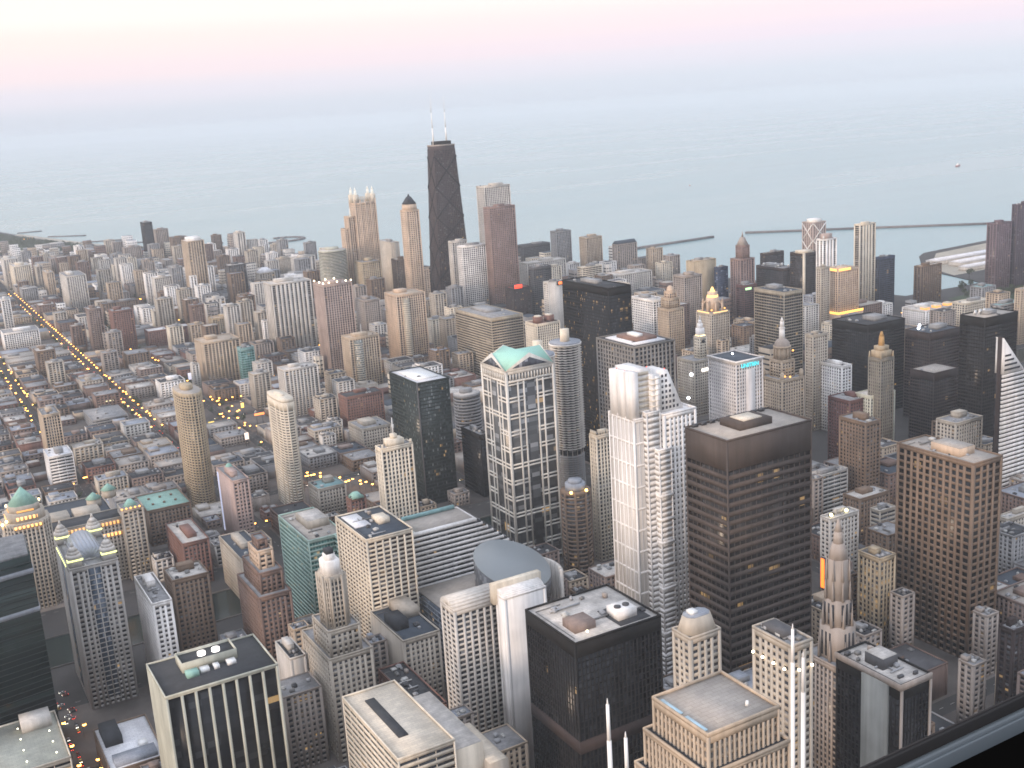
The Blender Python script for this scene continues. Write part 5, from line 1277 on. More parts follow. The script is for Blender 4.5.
# curved dark green glass block at the left edge
t = landmark('curved_glass_tower', -100, 770, 146, 120, 149, 'curved green glass tower', 'dark green glass tower with curved front cut off by the left edge', 'tower')
pts = [(145, 18), (147, 62)] + [(147-150*math.sin(a)*1.0, 62+62*(1-math.cos(a))*.9) for a in np.linspace(.25, 1.5, 10)] + [(-5, 8), (70, 6)]
B = MB(); B.prism(pts, 0, 147); B.build('glazing', glass_mat((.010, .02, .018), 3.9, 60, .0, rough=.16), t)
B = MB()
for k in range(37): B.prism([(x+(.12 if x > 70 else -.12), y+(.12 if y > 40 else -.12)) for x, y in pts], k*3.95, k*3.95+.55)
B.build('wall', wall_mat('greenblack'), t)
for z in (108, 135):
    B = MB(); B.prism([(x+(.5 if x > 70 else -.5), y+(.5 if y > 40 else -.5)) for x, y in pts], z, z+3.2); B.build('pale_belt', wall_mat('bluegrey'), t)
B = MB(); B.prism([(70+(x-70)*.985, 50+(y-50)*.97) for x, y in pts], 147, 148.5); B.build('roof', roof_mat('grey'), t)

# stepped brown cylinder beside the pedimented tower
t = landmark('round_brown_block', 472, 806, 26, 26, 88, 'round brown block', 'round brown columned block with two amber roof lights right of the pedimented tower', 'tower')
Bw, G = MB(), MB(); pts = superellipse(26, 26, 16, 2, 13, 13); facade_poly(Bw, G, pts, 0, 84, 3.8, .4, 2, .5, 3, 1.1)
p = Bw.build('wall', wall_mat('brown'), t); G.build('glazing', glass_mat((.03, .028, .03), 3.8, 2, .03), p)
B = MB(); B.cyl(13, 13, 9, 9, 84, 90, 16); B.cyl(13, 13, 6, 6, 90, 93, 12); B.build('roof_drum', wall_mat('bluegrey'), t)
lights(t, 'roof_lamp', [(3, 4, 85), (17, 1.5, 85)], 1.4, emit_mat((1, .55, .15), 7))

# white clock tower building
t = landmark('clock_tower_building', 888, 1155, 26, 36, 130, 'white clock tower', 'pale terracotta building with a lit white clock tower on top', 'tower')
wing(t, 'main_block', 0, 26, 0, 36, 0, 75, 'punched', 'beige')
wing(t, 'tower_shaft', 16, 28, 8, 20, 75, 104, 'punched', 'cream', bay=2.8)
B = MB(); B.prism(chamfered(17, 27, 9, 19, 2), 104, 115); B.prism(chamfered(18.5, 25.5, 10.5, 17.5, 2), 115, 121); B.cyl(22, 14, 2.8, 1.8, 121, 126, 8); B.cyl(22, 14, 1.6, .1, 126, 132, 8); cr_ = B.build('tower_crown', wall_mat('white'), t)
B = MB(); B.box(18, 26, 8.3, 8.7, 105, 106.2); B.box(17, 17.4, 10, 18, 105, 106.2); B.build('crown_light', emit_mat((1, .8, .4), 2.5), cr_)
B = MB()
for z in (98,):
    B.loft([(22+2.6*math.cos(a), 7.9, z+2.6*math.sin(a)) for a in np.linspace(0, 2*math.pi, 16, endpoint=False)], [(22+2.6*math.cos(a), 7.6, z+2.6*math.sin(a)) for a in np.linspace(0, 2*math.pi, 16, endpoint=False)])
B.build('clock_face', wall_mat('dark'), t)
B = MB(); B.box(12, 25, -.6, -.2, 60, 64); B.build('lit_sign', emit_mat((1, .95, .85), 3), t)
lights(t, 'flood_lamp', [(-2, 4, 58), (-14, -4, 30)], 2.2, COOL)

# gothic newspaper tower
t = landmark('gothic_tower', 1006, 1262, 34, 34, 141, 'gold lit gothic tower', 'tan gothic tower with buttressed crown glowing gold', 'tower')
wing(t, 'wall', 0, 34, 0, 34, 0, 108, 'ribs', 'beige', bay=3.2)
B = MB(); B.prism(chamfered(8, 26, 8, 26, 5), 108, 128); B.prism(chamfered(10, 24, 10, 24, 4), 128, 136); cr_ = B.build('crown', wall_mat('peach'), t)
for k in range(8):
    a = math.pi/8+k*math.pi/4; x1, y1 = 17+15*math.cos(a), 17+15*math.sin(a)
    B = MB(); B.cyl(x1, y1, 1.5, 1.0, 108, 122, 6); B.cyl(x1, y1, 1.2, .2, 122, 126, 6); B.bar((x1, y1, 118), (17+9*math.cos(a), 17+9*math.sin(a), 124), 1.2); B.build('buttress', wall_mat('peach'), cr_)
B = MB(); B.prism(chamfered(9.6, 24.4, 9.6, 24.4, 4), 128.4, 131.5); B.cyl(17, 17, 4, 1, 136, 143, 8); B.build('crown_light', emit_mat((1, .62, .2), 2.2), cr_)
B = MB(); B.box(4, 30, -.5, -.1, 108, 109.6); B.box(-.5, -.1, 4, 30, 108, 109.6); B.build('ledge_light', emit_mat((1, .62, .25), 1.6), t)
lights(cr_, 'flood_lamp', [(29, 5, 112), (5, 5, 112)], 1.3, AMBER)

# tan art deco hotel with small dome
t = landmark('art_deco_tower', 1036, 1400, 30, 28, 126, 'tan art deco tower', 'tan art deco tower with small orange domed top left of the gold gothic tower', 'tower')
wing(t, 'wall', 0, 30, 0, 28, 0, 92, 'ribs', 'tan'); wing(t, 'middle_block', 4, 26, 4, 24, 92, 108, 'ribs', 'tan'); wing(t, 'upper_block', 8, 22, 7, 21, 108, 118, 'ribs', 'peach')
B = MB(); B.cyl(15, 14, 5.5, 5.5, 118, 122, 12); B.ball(15, 14, 122, 5.4, 12, 4, 0, True); B.build('dome', wall_mat('peach'), t)

# domed jewellers tower
t = landmark('domed_tower', 852, 954, 34, 36, 159, 'domed tan tower', 'tan stone tower with columned drum, dome and slender white lantern', 'tower')
wing(t, 'main_block', 0, 34, 0, 36, 0, 92, 'punched', 'tan')
for a in (2.5, 31.5):
    for b_ in (2.5, 33.5):
        B = MB(); B.cyl(a, b_, 2.4, 2.4, 92, 99, 8); B.ball(a, b_, 99, 2.4, 8, 3, 0, True); B.build('corner_turret', wall_mat('tan'), t)
sh_ = wing(t, 'shaft', 7, 27, 8, 28, 92, 112, 'punched', 'tan')
Bw = MB(); Bw.cyl(17, 18, 8, 8, 112, 128, 20)
for k in range(12): Bw.cyl(17+9.2*math.cos(k*math.pi/6), 18+9.2*math.sin(k*math.pi/6), .8, .8, 112, 126, 6)
Bw.cyl(17, 18, 10, 10, 126, 128, 20); Bw.build('columned_drum', wall_mat('tan'), sh_)
B = MB(); B.ball(17, 18, 128, 9, 18, 6, 0, True); B.build('dome', wall_mat('greytan'), sh_)
B = MB(); B.cyl(17, 18, 3.4, 3.0, 136, 148, 10); B.cyl(17, 18, 3.6, 3.6, 148, 149, 10); B.cyl(17, 18, 2.4, 2.2, 149, 156, 10); B.cyl(17, 18, 2.2, .2, 156, 161, 10); B.build('lantern', wall_mat('white'), sh_)
lights(t, 'flood_lamp', [(9, 5, 95), (15, 3, 94), (26, 10, 122)], 1.2, AMBER)

# dark green stone tower with gilded top
t = landmark('gilded_tower', 893, 850, 40, 30, 153, 'copper crowned tower', 'dark green stone tower with stepped copper gold crown', 'tower')
wing(t, 'base_block', 0, 38, 12, 34, 0, 84, 'ribs', 'limepale', 'pale')
sh_ = wing(t, 'shaft', 4, 24, 2, 20, 0, 126, 'ribs', 'darkstone', bay=2.8)
B = MB(); B.box(6, 22, 4, 18, 126, 134); B.box(8, 20, 6, 16, 134, 139); B.build('crown_step', wall_mat('ochre'), sh_)
B = MB(); B.cyl(14, 11, 3.4, 2.6, 139, 149, 8); B.cyl(14, 11, 2.6, 1, 149, 154, 8); B.build('gilded_top', wall_mat('gold'), sh_)
for a, b_ in ((5, 3), (23, 3), (5, 19), (23, 19)):
    B = MB(); B.cyl(a, b_, 1.3, .5, 126, 133, 6); B.build('finial', wall_mat('ochre'), sh_)

# white tower sliced by a diamond roof at right
t = landmark('diamond_tower', 890, 699, 66, 9, 172, 'white diamond topped tower', 'white tower with dark stripes and steep triangular sliced roof at the right edge', 'tower')
Bw, G = MB(), MB()
def dz(x): return 172-max(0, x-1.5)*1.12
G.loft([(.7, .7, 0), (65, .7, 0), (65, 8, 0), (.7, 8, 0)], [(.7, .7, 170), (65, .7, 99), (65, 8, 99), (.7, 8, 170)])
for k in range(36):
    z = k*4.2; xe = min(66, (172-z-2.4)/1.12)
    Bw.box(-.02, xe, -.35, .9, z, z+2.7)
Bw.loft([(-.5, -.5, 138), (30.3, -.5, 138), (-.5, -.5, 172.5)], [(-.5, 1.6, 138), (30.3, 1.6, 138), (-.5, 1.6, 172.5)])
Bw.build('wall', wall_mat('white'), t); G.build('glazing', glass_mat((.02, .022, .03), 4.2, 2, .006), t)
B = MB(); B.loft([(0, 0, 172.2), (66, 0, 98.3), (66, 9, 98.3), (0, 9, 172.2)], [(0, 0, 173), (66, 0, 99.3), (66, 9, 99.3), (0, 9, 173)]); B.build('sliced_roof', wall_mat('white'), t)
plain(t, 'side_slab', wall_mat('darkbrown'), (-.9, .6, 1.7, 6, 0, 173.4))
B = MB(); B.loft([(.6, 1.7, 138), (30, 1.7, 138), (.6, 1.7, 171.5)], [(.6, 9, 138), (30, 9, 138), (.6, 9, 171.5)]); B.build('wedge_top', wall_mat('white'), t)
B = MB()
for k in range(4): B.box(1.8, 24-k*4.5, -.75, -.45, 141+k*4.6, 142.8+k*4.6)
B.build('roof_slot', wall_mat('dark'), t)

# gothic church spire on an office block
t = landmark('spire_tower', 420, 448, 26, 28, 173, 'stone spire tower', 'grey stone office block topped by a tall carved church spire', 'tower')
wing(t, 'base_block', 0, 26, 0, 28, 0, 92, 'ribs', 'greytan', bay=3); 
cxs, cys = 13, 13
Bw = MB(); Bw.prism(chamfered(4, 22, 4, 22, 4), 92, 112); Bw.prism(chamfered(6, 20, 6, 20, 4), 112, 128); Bw.frustum(chamfered(6.8, 19.2, 6.8, 19.2, 3.6), 128, chamfered(7.4, 18.6, 7.4, 18.6, 3.4), 152); Bw.frustum(chamfered(7.8, 18.2, 7.8, 18.2, 3), 152, chamfered(9.6, 16.4, 9.6, 16.4, 2), 161); Bw.cyl(13, 13, 3.0, 2.4, 161, 168, 8); Bw.cyl(13, 13, 2.4, .6, 168, 175, 8)
sp_ = Bw.build('spire', wall_mat('greytan'), t)
for z, r in ((92, 11), (112, 8.6), (128, 7.2), (140, 6.8)):
    for k in range(8):
        a = k*math.pi/4+math.pi/8; B = MB(); B.cyl(13+r*math.cos(a), 13+r*math.sin(a), 1.0, .15, z, z+13, 5); B.build('pinnacle', wall_mat('greytan'), sp_)
B = MB()
for z0, z1, r in ((94, 109, 9.06), (113, 126, 7.06)):
    for s_ in (-1, 0, 1): B.box(13-r-.0, 13-r+.5, 13+s_*3-.7, 13+s_*3+.7, z0, z1); B.box(13+s_*3-.7, 13+s_*3+.7, 13-r, 13-r+.5, z0, z1)
B.build('lancet_window', glass_mat((.03, .03, .035), 4, 2, 0), sp_)
B = MB(); B.box(24.5, 25.5, 34, 36, 40, 66); 
t2 = thing('theatre_sign', (580, 617, 0), 'tall vertical sign glowing orange red beside the stone spire tower', 'sign')
plain(t2, 'sign_case', DARK_METAL, (0, 1.2, 0, 4.5, 35, 61)); plain(t2, 'sign_post', DARK_METAL, (.3, .9, 1.6, 2.4, 0, 35)); plain(t2, 'sign_light', emit_mat((1, .22, .03), 2.2), (-.25, -.02, .5, 4, 36, 60))

# twin spired tower whose roof lies just below the frame
t = landmark('spired_tower', 84, 160, 58, 42, 262, 'white spired tower', 'pale stepped tower below the frame whose four slim white spires rise into view', 'skyscraper')
wing(t, 'wall', 0, 56, -14, 40, 0, 205, 'ribs', 'beige', bay=3.2); wing(t, 'upper_block', 6, 50, -8, 34, 205, 250, 'ribs', 'beige', bay=3.2)
for x, y, zt, lo in ((90, 183, 307, 24), (86.3, 172.3, 307, 24), (136, 185, 307, 60), (129.4, 175.3, 307, 60)):
    B = MB(); X_, Y_ = x-84, y-160
    B.cyl(X_, Y_, .75, .75, 205, zt-lo, 12); B.cyl(X_, Y_, .75, .5, zt-lo, zt-lo+.6, 12); B.cyl(X_, Y_, .46, .42, zt-lo+.6, zt-8, 12); B.cyl(X_, Y_, .36, .30, zt-8, zt-.8, 10); B.cyl(X_, Y_, .2, .05, zt-.8, zt+.4, 8)
    B.build('spire', wall_mat('white'), t)

# pale roof with lamps at the bottom left, and the blue-white roof beside it
t = landmark('lamplit_block', -42, 705, 84, 66, 44, 'pale roof with lamp grid', 'low block with pale green roof dotted by a grid of small lamps', 'office block')
wing(t, 'wall', 0, 84, 0, 66, 0, 43, 'bandw', 'cream', 'limepale')
plain(t, 'penthouse', wall_mat('pale'), (62, 80, 48, 62, 43, 50))
for i in range(4):
    for j in range(4):
        if (i, j) != (3, 3): lights(t, 'roof_lamp', [(26+i*17, 8+j*15, 45)], .5, emit_mat((1, 1, .75), 5))
t = landmark('bluish_roof_block', 62, 700, 34, 60, 28, 'bluish white roofed block', 'low block with bluish white roof and dark penthouse below the four-lantern tower', 'low building')
wing(t, 'wall', 0, 34, 0, 60, 0, 27, 'punched', 'brown', 'whiteroof'); plain(t, 'penthouse', wall_mat('dark'), (3, 14, 32, 56, 27, 33)); plain(t, 'vent_unit', WHITE_METAL, (22, 27, 20, 26, 27, 29.5)); plain(t, 'roof_step', roof_mat('bluegrey'), (4, 30, 4, 16, 27, 30))

# stepped apartment pair with setback top behind the brown grid tower, filter plant by the lake
for (x, y, w, d, h, lb) in ((2090, 1770, 300, 34, 9, 'longest white roofed waterworks hall on the harbour peninsula'), (2100, 1715, 260, 34, 9, 'white roofed waterworks hall in the middle of the peninsula'), (2060, 1664, 220, 26, 8, 'white roofed shed nearest the harbour park')):
    t = landmark('waterworks_hall', x, y, w, d, h, 'waterworks hall', lb, 'hall')
    plain(t, 'wall', wall_mat('pale'), (0, w, 0, d, 0, h)); B = MB(); B.loft([(-1, -1, h), (-1, d+1, h), (-1, d/2, h+5)], [(w+1, -1, h), (w+1, d+1, h), (w+1, d/2, h+5)]); B.build('roof', roof_mat('whiteroof'), t)
# ------------------------------------------------------------------ the lower city between the towers
KEEP = [(0, 62, 600, 850), (60, 112, 762, 842), (0, 60, 800, 900), (112, 130, 640, 842), (376, 412, 1140, 1260), (1330, 1480, 1230, 1392), (280, 300, 1500, 3600), (396, 440, 1490, 1600), (350, 420, 1605, 1690)]
FB = np.array([(a, b_, c, d) for a, b_, c, d in FOOT]); LOWER = {'gold lit mart building': 52, 'pale setback tower': 80, 'reddish setback tower': 78, 'white clock tower': 78, 'stone spire tower': 100, 'rotunda building': 62, 'curved green glass tower': 150, 'white diamond topped tower': 110, 'tapered black tower': 340, 'white spired tower': 200}
FH = np.array([LOWER.get(q[1], q[6]) for q in INFO])
def clear(x0, x1, y0, y1, m=2.0): return not np.any((x0 < FB[:, 1]+m) & (x1 > FB[:, 0]-m) & (y0 < FB[:, 3]+m) & (y1 > FB[:, 2]-m))
def seen(x0, x1, y0, y1, h):
    # can any sample point of the block be seen from the lookout past the big towers?
    n = 0
    for fx, fy, fz in ((0, 0, 1), (1, 0, 1), (0, 1, 1), (1, 1, 1), (.5, .5, 1), (.5, 0, .6), (0, .5, .6), (0, 0, .4), (1, 0, .5)):
        P = np.array([x0+(x1-x0)*fx, y0+(y1-y0)*fy, h*fz+.5])
        u, v, z = project(P)
        if z < 0 or not (-8 < u < 1032 and v < 776): continue
        d = P-CAM
        with np.errstate(divide='ignore', invalid='ignore'):
            tx0, tx1 = (FB[:, 0]+1-CAM[0])/d[0], (FB[:, 1]-1-CAM[0])/d[0]; ty0, ty1 = (FB[:, 2]+1-CAM[1])/d[1], (FB[:, 3]-1-CAM[1])/d[1]
            tz1 = (FH-1-CAM[2])/d[2]
        lo = np.maximum(np.minimum(tx0, tx1), np.minimum(ty0, ty1)); lo = np.maximum(lo, tz1); hi = np.minimum(np.maximum(tx0, tx1), np.maximum(ty0, ty1))
        hi = np.minimum(hi, .995)
        if not np.any(lo < hi-1e-6): n += 1
    return n
rf = random.Random(5)
cand = []
def lots(a, b_, c, d):
    xm = (b_-a); ym = (d-c); y_mid = (c+d)/2; x_mid = (a+b_)/2
    near = y_mid < 2150 and x_mid < 900
    nx = max(1, round(xm/(40 if near else 52))); ny = max(1, round(ym/(38 if near else 55)))
    xs = [a+2+(xm-4)*k/nx for k in range(nx+1)]; ys = [c+2+(ym-4)*k/ny for k in range(ny+1)]
    for i in range(nx):
        for j in range(ny): yield xs[i]+.5, xs[i+1]-rf.choice((.5, .6, 3)), ys[j]+.5, ys[j+1]-rf.choice((.5, .8, 4))
far_rows = []
yy = 4215
XB = list(range(-330, 1000, 118))
for ys_ in range(4100, 5700, 118):
    for x0, x1 in zip(XB, XB[1:]):
        if in_land(x1+120, ys_+118) and in_land(x1+120, ys_) and not (ys_ > 4500 and x0 > 60): far_rows.append((x0+8, x1-8, ys_+7, ys_+111))
for blk in ALLB+far_rows:
    a, b_, c, d = blk
    for x0, x1, y0, y1 in lots(*blk):
        xm, ym = (x0+x1)/2, (y0+y1)/2
        if rf.random() < .10: continue
        dist = math.hypot(xm, ym)
        if ym < 880: h = rf.choice((22, 28, 35, 42, 50, 58))
        elif xm > 820 and ym < 2050: h = rf.choice((18, 26, 36, 48, 60, 72))
        elif xm > 430 and 1480 < ym < 1980 and rf.random() < .45: h = rf.choice((20, 26, 32, 40, 48))
        elif ym < 1980: h = rf.choice((7, 9, 11, 13, 15, 18, 22)) if rf.random() < .96 else rf.choice((28, 38))
        elif xm > 430 and ym < 3600: h = rf.choice((18, 26, 34, 44, 54, 64, 78)) if xm > 560 or rf.random() < .8 else rf.choice((10, 14, 20))
        elif 300 < xm <= 430 and 1980 < ym < 3600 and rf.random() < .35: h = rf.choice((22, 28, 36, 46))
        elif ym < 3600: h = rf.choice((8, 10, 12, 15)) if rf.random() < .955 else rf.choice((26, 34, 44))
        else: h = rf.choice((9, 12, 16)) if xm < 320 or rf.random() < .45 else rf.choice((28, 40, 52, 62))
        if xm < 150 and ym > 1250: h = min(h, rf.choice((8, 10, 13)))
        h *= rf.uniform(.9, 1.1)
        # shrink towers to a plausible plan
        if h > 38:
            k = 26/max(26, x1-x0); x1 = x0+(x1-x0)*max(k, .55); k = 24/max(24, y1-y0); y1 = y0+(y1-y0)*max(k, .5)
        if any(x0 < q[1] and x1 > q[0] and y0 < q[3] and y1 > q[2] for q in KEEP): continue
        if not clear(x0, x1, y0, y1): 
            # try a smaller lot
            x1b, y1b = x0+(x1-x0)*.5, y0+(y1-y0)*.5
            ok = False
            for ax, ay in ((x0, y0), ((x0+x1)/2, y0), (x0, (y0+y1)/2), ((x0+x1)/2, (y0+y1)/2)):
                if clear(ax, ax+(x1-x0)*.48, ay, ay+(y1-y0)*.48): x0, x1, y0, y1 = ax, ax+(x1-x0)*.48, ay, ay+(y1-y0)*.48; ok = True; break
            if not ok: continue
        n = seen(x0, x1, y0, y1, h)
        if n == 0: continue
        u, v, z = project(((x0+x1)/2, (y0+y1)/2, h*.7))
        area = n/9*((x1-x0)*h*.8+(x1-x0)*(y1-y0)*.35)/(z*z)
        cand.append((area, x0, x1, y0, y1, h, u, v))
cand.sort(reverse=True)
WALLC = ['redbrick', 'redbrown', 'greytan', 'redbrown', 'tan', 'beige', 'greytan', 'greytan', 'brown', 'brown', 'browngrey', 'browngrey', 'pale', 'grey']
CW = dict(redbrick='red brick', redbrown='red brown', tan='tan', beige='beige', greytan='grey tan', brown='brown', pale='pale stone', grey='grey', browngrey='brown grey', cream='cream', white='white')
ROOFC = ['pale', 'grey', 'bluegrey', 'dark', 'tanroof', 'darkb', 'dark', 'darkgrey', 'grey']
CR = dict(pale='pale grey', whiteroof='white', grey='grey', bluegrey='bluish grey', dark='dark', tanroof='tan', darkb='dark blue grey', darkgrey='charcoal')
LM = []
for t_, short, a, b_, c, d, h in INFO:
    if short in ('waterworks hall', 'hidden round tower'): continue
    u0, v0, z0 = project(((a+b_)/2, (c+d)/2, h*.6)); u1, v1, z1 = project(((a+b_)/2, (c+d)/2, 2))
    LM.append((short, u0, v0, u1, v1, z0))
used = set(o['label'] for o in bpy.data.objects if 'label' in o)
def rel(u, v, z, L):
    _, lu, lv, bu, bv, lz = L
    if abs(u-bu) > 22: return 'left of' if u < bu else 'right of'
    return 'behind' if z > lz else 'in front of'
def where(u, v, z, base, pad=0):
    ds = sorted(LM, key=lambda L: math.hypot(u-L[3], (v-L[4])*1.3) if abs(u-L[1]) < 400 else 1e9)
    for k in range(10):
        for pre in ('',):
            s = '%s %s the %s' % (base, rel(u, v, z, ds[k]), ds[k][0])
            if s not in used and len(s.split()) <= 16: used.add(s); return s
    for k in range(6):
        for j in range(k+1, 8):
            s = '%s %s the %s, %s the %s' % (base, rel(u, v, z, ds[k]), ds[k][0], rel(u, v, z, ds[j]), ds[j][0])
            if s not in used and len(s.split()) <= 16: used.add(s); return s
    return None
N_IND = 430
made = 0
NONE = []
stuff_W, stuff_R = {}, {}
for i, (area, x0, x1, y0, y1, h, u, v) in enumerate(cand):
    wc = rf.choice(WALLC); rc = rf.choice(ROOFC)
    if h > 26: wc = rf.choice(['tan', 'beige', 'pale', 'cream', 'greytan', 'grey', 'redbrown', 'brown', 'white'])
    if y0 < 900: wc = rf.choice(['brown', 'browngrey', 'greytan', 'tan', 'grey', 'redbrown'])
    w, d = x1-x0, y1-y0
    z = project(((x0+x1)/2, (y0+y1)/2, h))[2]
    if i < N_IND:
        size = 'low' if h < 14 else ('mid-rise' if h < 30 else 'tall')
        sh = 'long' if w > 1.6*d else ('deep' if d > 1.6*w else 'squarish')
        lab = where(u, v, z, '%s %s %s block with %s roof' % (size, sh, CW[wc], CR[rc]))
        grp = None
        if lab is None: lab = 'plain %s block among its look-alikes in the low city' % CW[wc]; grp = 'look-alike %s blocks' % CW[wc]; NONE.append(1)
        t = thing('low_building' if h < 20 else ('office_block' if y0 < 2000 else 'apartment_block'), (x0, y0, .12), lab, 'low building' if h < 20 else 'city block', grp)
        dist = math.hypot(x0, y0)
        st = dict(STY['apt' if (h > 30 and y0 > 1900) else 'punched']); st['top'] = 1.2
        st['bay'] = 4.0 if dist < 1500 else 5.2; st['fh'] = 3.7 if dist < 1500 else 3.5; st['lit'] = .03
        Wb, G = MB(), MB()
        bl = ''
        if rf.random() < .35 and h < 26: bl = rf.choice(('W', 'S', 'W'))
        facade(Wb, G, 0, w, 0, d, 0, h, st, bl, parapet=rf.uniform(.5, 1.3))
        Wb.build('wall', wall_mat(wc), t); G.build('glazing', glass_of(st), t)
        nu = 5 if dist < 1300 else (3 if dist < 1900 else (1 if dist < 2600 else 0))
        roof_kit(t, .7, w-.7, .7, d-.7, h-.05, rc, nu, rf.random() < .6 and w > 14, wc if rf.random() < .5 else 'grey', i+100, rf.uniform(2.4, 4.5))
        if rf.random() < .3 and dist < 2000:
            B = MB(); B.box(w*.1, w*.45, d*.55, d*.95, h, h+3.4); p = B.build('upper_storey', wall_mat(wc), t)
            B = MB(); B.box(w*.1+.3, w*.45-.3, d*.55+.3, d*.95-.3, h+3.4, h+3.6); B.build('upper_roof', roof_mat(rc), p)
        FB = np.vstack([FB, (x0, x1, y0, y1)]); FH = np.append(FH, h); made += 1
    else:
        Wb = stuff_W.setdefault(wc, MB()); G = stuff_R.setdefault(rc, MB())
        Wb.box(x0, x1, y0, y1, 0, h); G.box(x0+.6, x1-.6, y0+.6, y1-.6, h-.2, h+.15)
        if h > 20:
            for k in range(int(h/7)): stuff_R.setdefault('dark', MB()).box(x0-.12, x1+.12, y0-.12, y1+.12, k*7+2.5, k*7+4.7)
            for k in range(int(w/6)+1): Wb.box(x0+k*6-.9, x0+k*6+.9, y0-.3, y0+.2, 0, h)
        FB = np.vstack([FB, (x0, x1, y0, y1)]); FH = np.append(FH, h)
B = MB(); mats = []
for dct, mk in ((stuff_W, wall_mat), (stuff_R, roof_mat)):
    for c, q in dct.items():
        mats.append(mk(c)); B.bx += q.bx; B.bm += [len(mats)-1]*len(q.bx)
if B.bx:
    o = B.build('distant_rooftops', mats); tag(o, 'mass of low rooftops filling the far blocks', 'rooftops', None, 'stuff')

print('FILL', len(cand), made, 'unnamed', len(NONE))
# ------------------------------------------------------------------ street lamps
LAMP = emit_mat((1.0, .44, .085), 11.0, True)
B = MB(); B.cyl(0, 0, .16, .11, 0, 9, 6, 1); B.bar((0, 0, 9), (1.3, 0, 9.3), .14, 1); B.cyl(1.3, 0, 1.2, 1.0, 8.4, 9.5, 8, 0); B.cyl(1.3, 0, 1.05, .2, 9.5, 9.9, 8, 1)
lamp_me = B.mesh('street_lamp', [LAMP, DARK_METAL])
lamp0 = bpy.data.objects.new('street_lamp', lamp_me)
lamp_n = 0
def place_lamp(x, y, rz, label, group, s=1.0):
    global lamp_n
    o = lamp0 if lamp_n == 0 else lamp0.copy()
    COL.objects.link(o); o.location = (x, y, .1); o.rotation_euler = (0, 0, rz); o.scale = (s, s, s); tag(o, label, 'street lamp', group); lamp_n += 1
y = 1640
while y < 3320:
    for s_ in (-1, 1):
        if rf.random() < .94: place_lamp(290+s_*8.5, y+rf.uniform(-2, 2), 0 if s_ < 0 else math.pi, 'glowing lamp in the long double row along the avenue running towards the lake', 'lamps along the long avenue')
    y += 28 if y < 2700 else 42
y = 1800
while y < 2620:
    for s_ in (-1, 1):
        if rf.random() < .55: place_lamp(157+s_*7.5, y, 0 if s_ < 0 else math.pi, 'glowing lamp on the parallel street left of the long lamp lined avenue', 'lamps on the parallel street')
    y += 36
for i in range(26): place_lamp(362+i*3.2+rf.uniform(-3, 3), 1275-i*5.5+rf.choice((-7, 0, 7))+rf.uniform(-2, 2), 0, 'glowing lamp in the bright cluster right of the slim pale tower', 'lamps by the slim pale tower', 1.15) if clear(360+i*3.2, 366+i*3.2, 1270-i*5.5, 1276-i*5.5, 0) else None
for i in range(28):
    x, y = rf.uniform(350, 440), rf.uniform(1470, 1720)
    if clear(x-1, x+2, y-1, y+1, 0): place_lamp(x, y, 0, 'glowing lamp in the lit car parks left of the slim pale tower', 'lamps in the lit car parks', 1.0)
for i in range(190):
    x, y = rf.choice(NS[2:9])+rf.choice((-7.5, 7.5)), rf.choice(EW_NORTH[1:14])+rf.choice((-8, 8))
    if clear(x-1, x+2, y-1, y+1, 0) and seen(x-.5, x+.5, y-.5, y+.5, 9) > 1: place_lamp(x, y, rf.choice((0, math.pi)), 'glowing lamp at a street corner among the low rooftops', 'lamps at street corners')
for i in range(130):
    x = rf.choice(NS[4:11])+rf.choice((-7.5, 7.5)); y = rf.uniform(1400, 3000)
    if lamp_n > 285: break
    if clear(x-1, x+2, y-1, y+1, 0) and seen(x-.5, x+.5, y-.5, y+.5, 9) > 1: place_lamp(x, y, rf.choice((0, math.pi)), 'glowing lamp half hidden between the blocks of the north side', 'lamps between the north side blocks')
for i in range(24):
    x, y = 54+rf.choice((-6, 6)), rf.uniform(690, 845)
    if clear(x-1, x+2, y-1, y+1, 0) and i % 2: place_lamp(x, y, 0, 'glowing lamp along the street under the four-lantern tower', 'lamps under the four-lantern tower', 1.1)
for i in range(30):
    k = i/30; x, y = 470+k*560, 5100-k*1300
    x, y = [(560, 5000), (680, 4450), (800, 4170), (930, 3960), (1040, 3780), (1065, 3500)][i % 6]; x += rf.uniform(-60, 14); y += rf.uniform(-120, 120)
    if clear(x-1, x+2, y-1, y+1, 0): place_lamp(x, y, 0, 'glowing lamp along the lakefront drive far away', 'lamps along the lakefront drive')
for i in range(14):
    x, y = 1300+rf.uniform(0, 420), rf.choice((1330, 1370, 1410))+rf.uniform(-8, 8)
    if clear(x-1, x+2, y-1, y+1, 0): place_lamp(x, y, 0, 'glowing lamp on the streets by the gold lit hotel', 'lamps by the gold lit hotel')

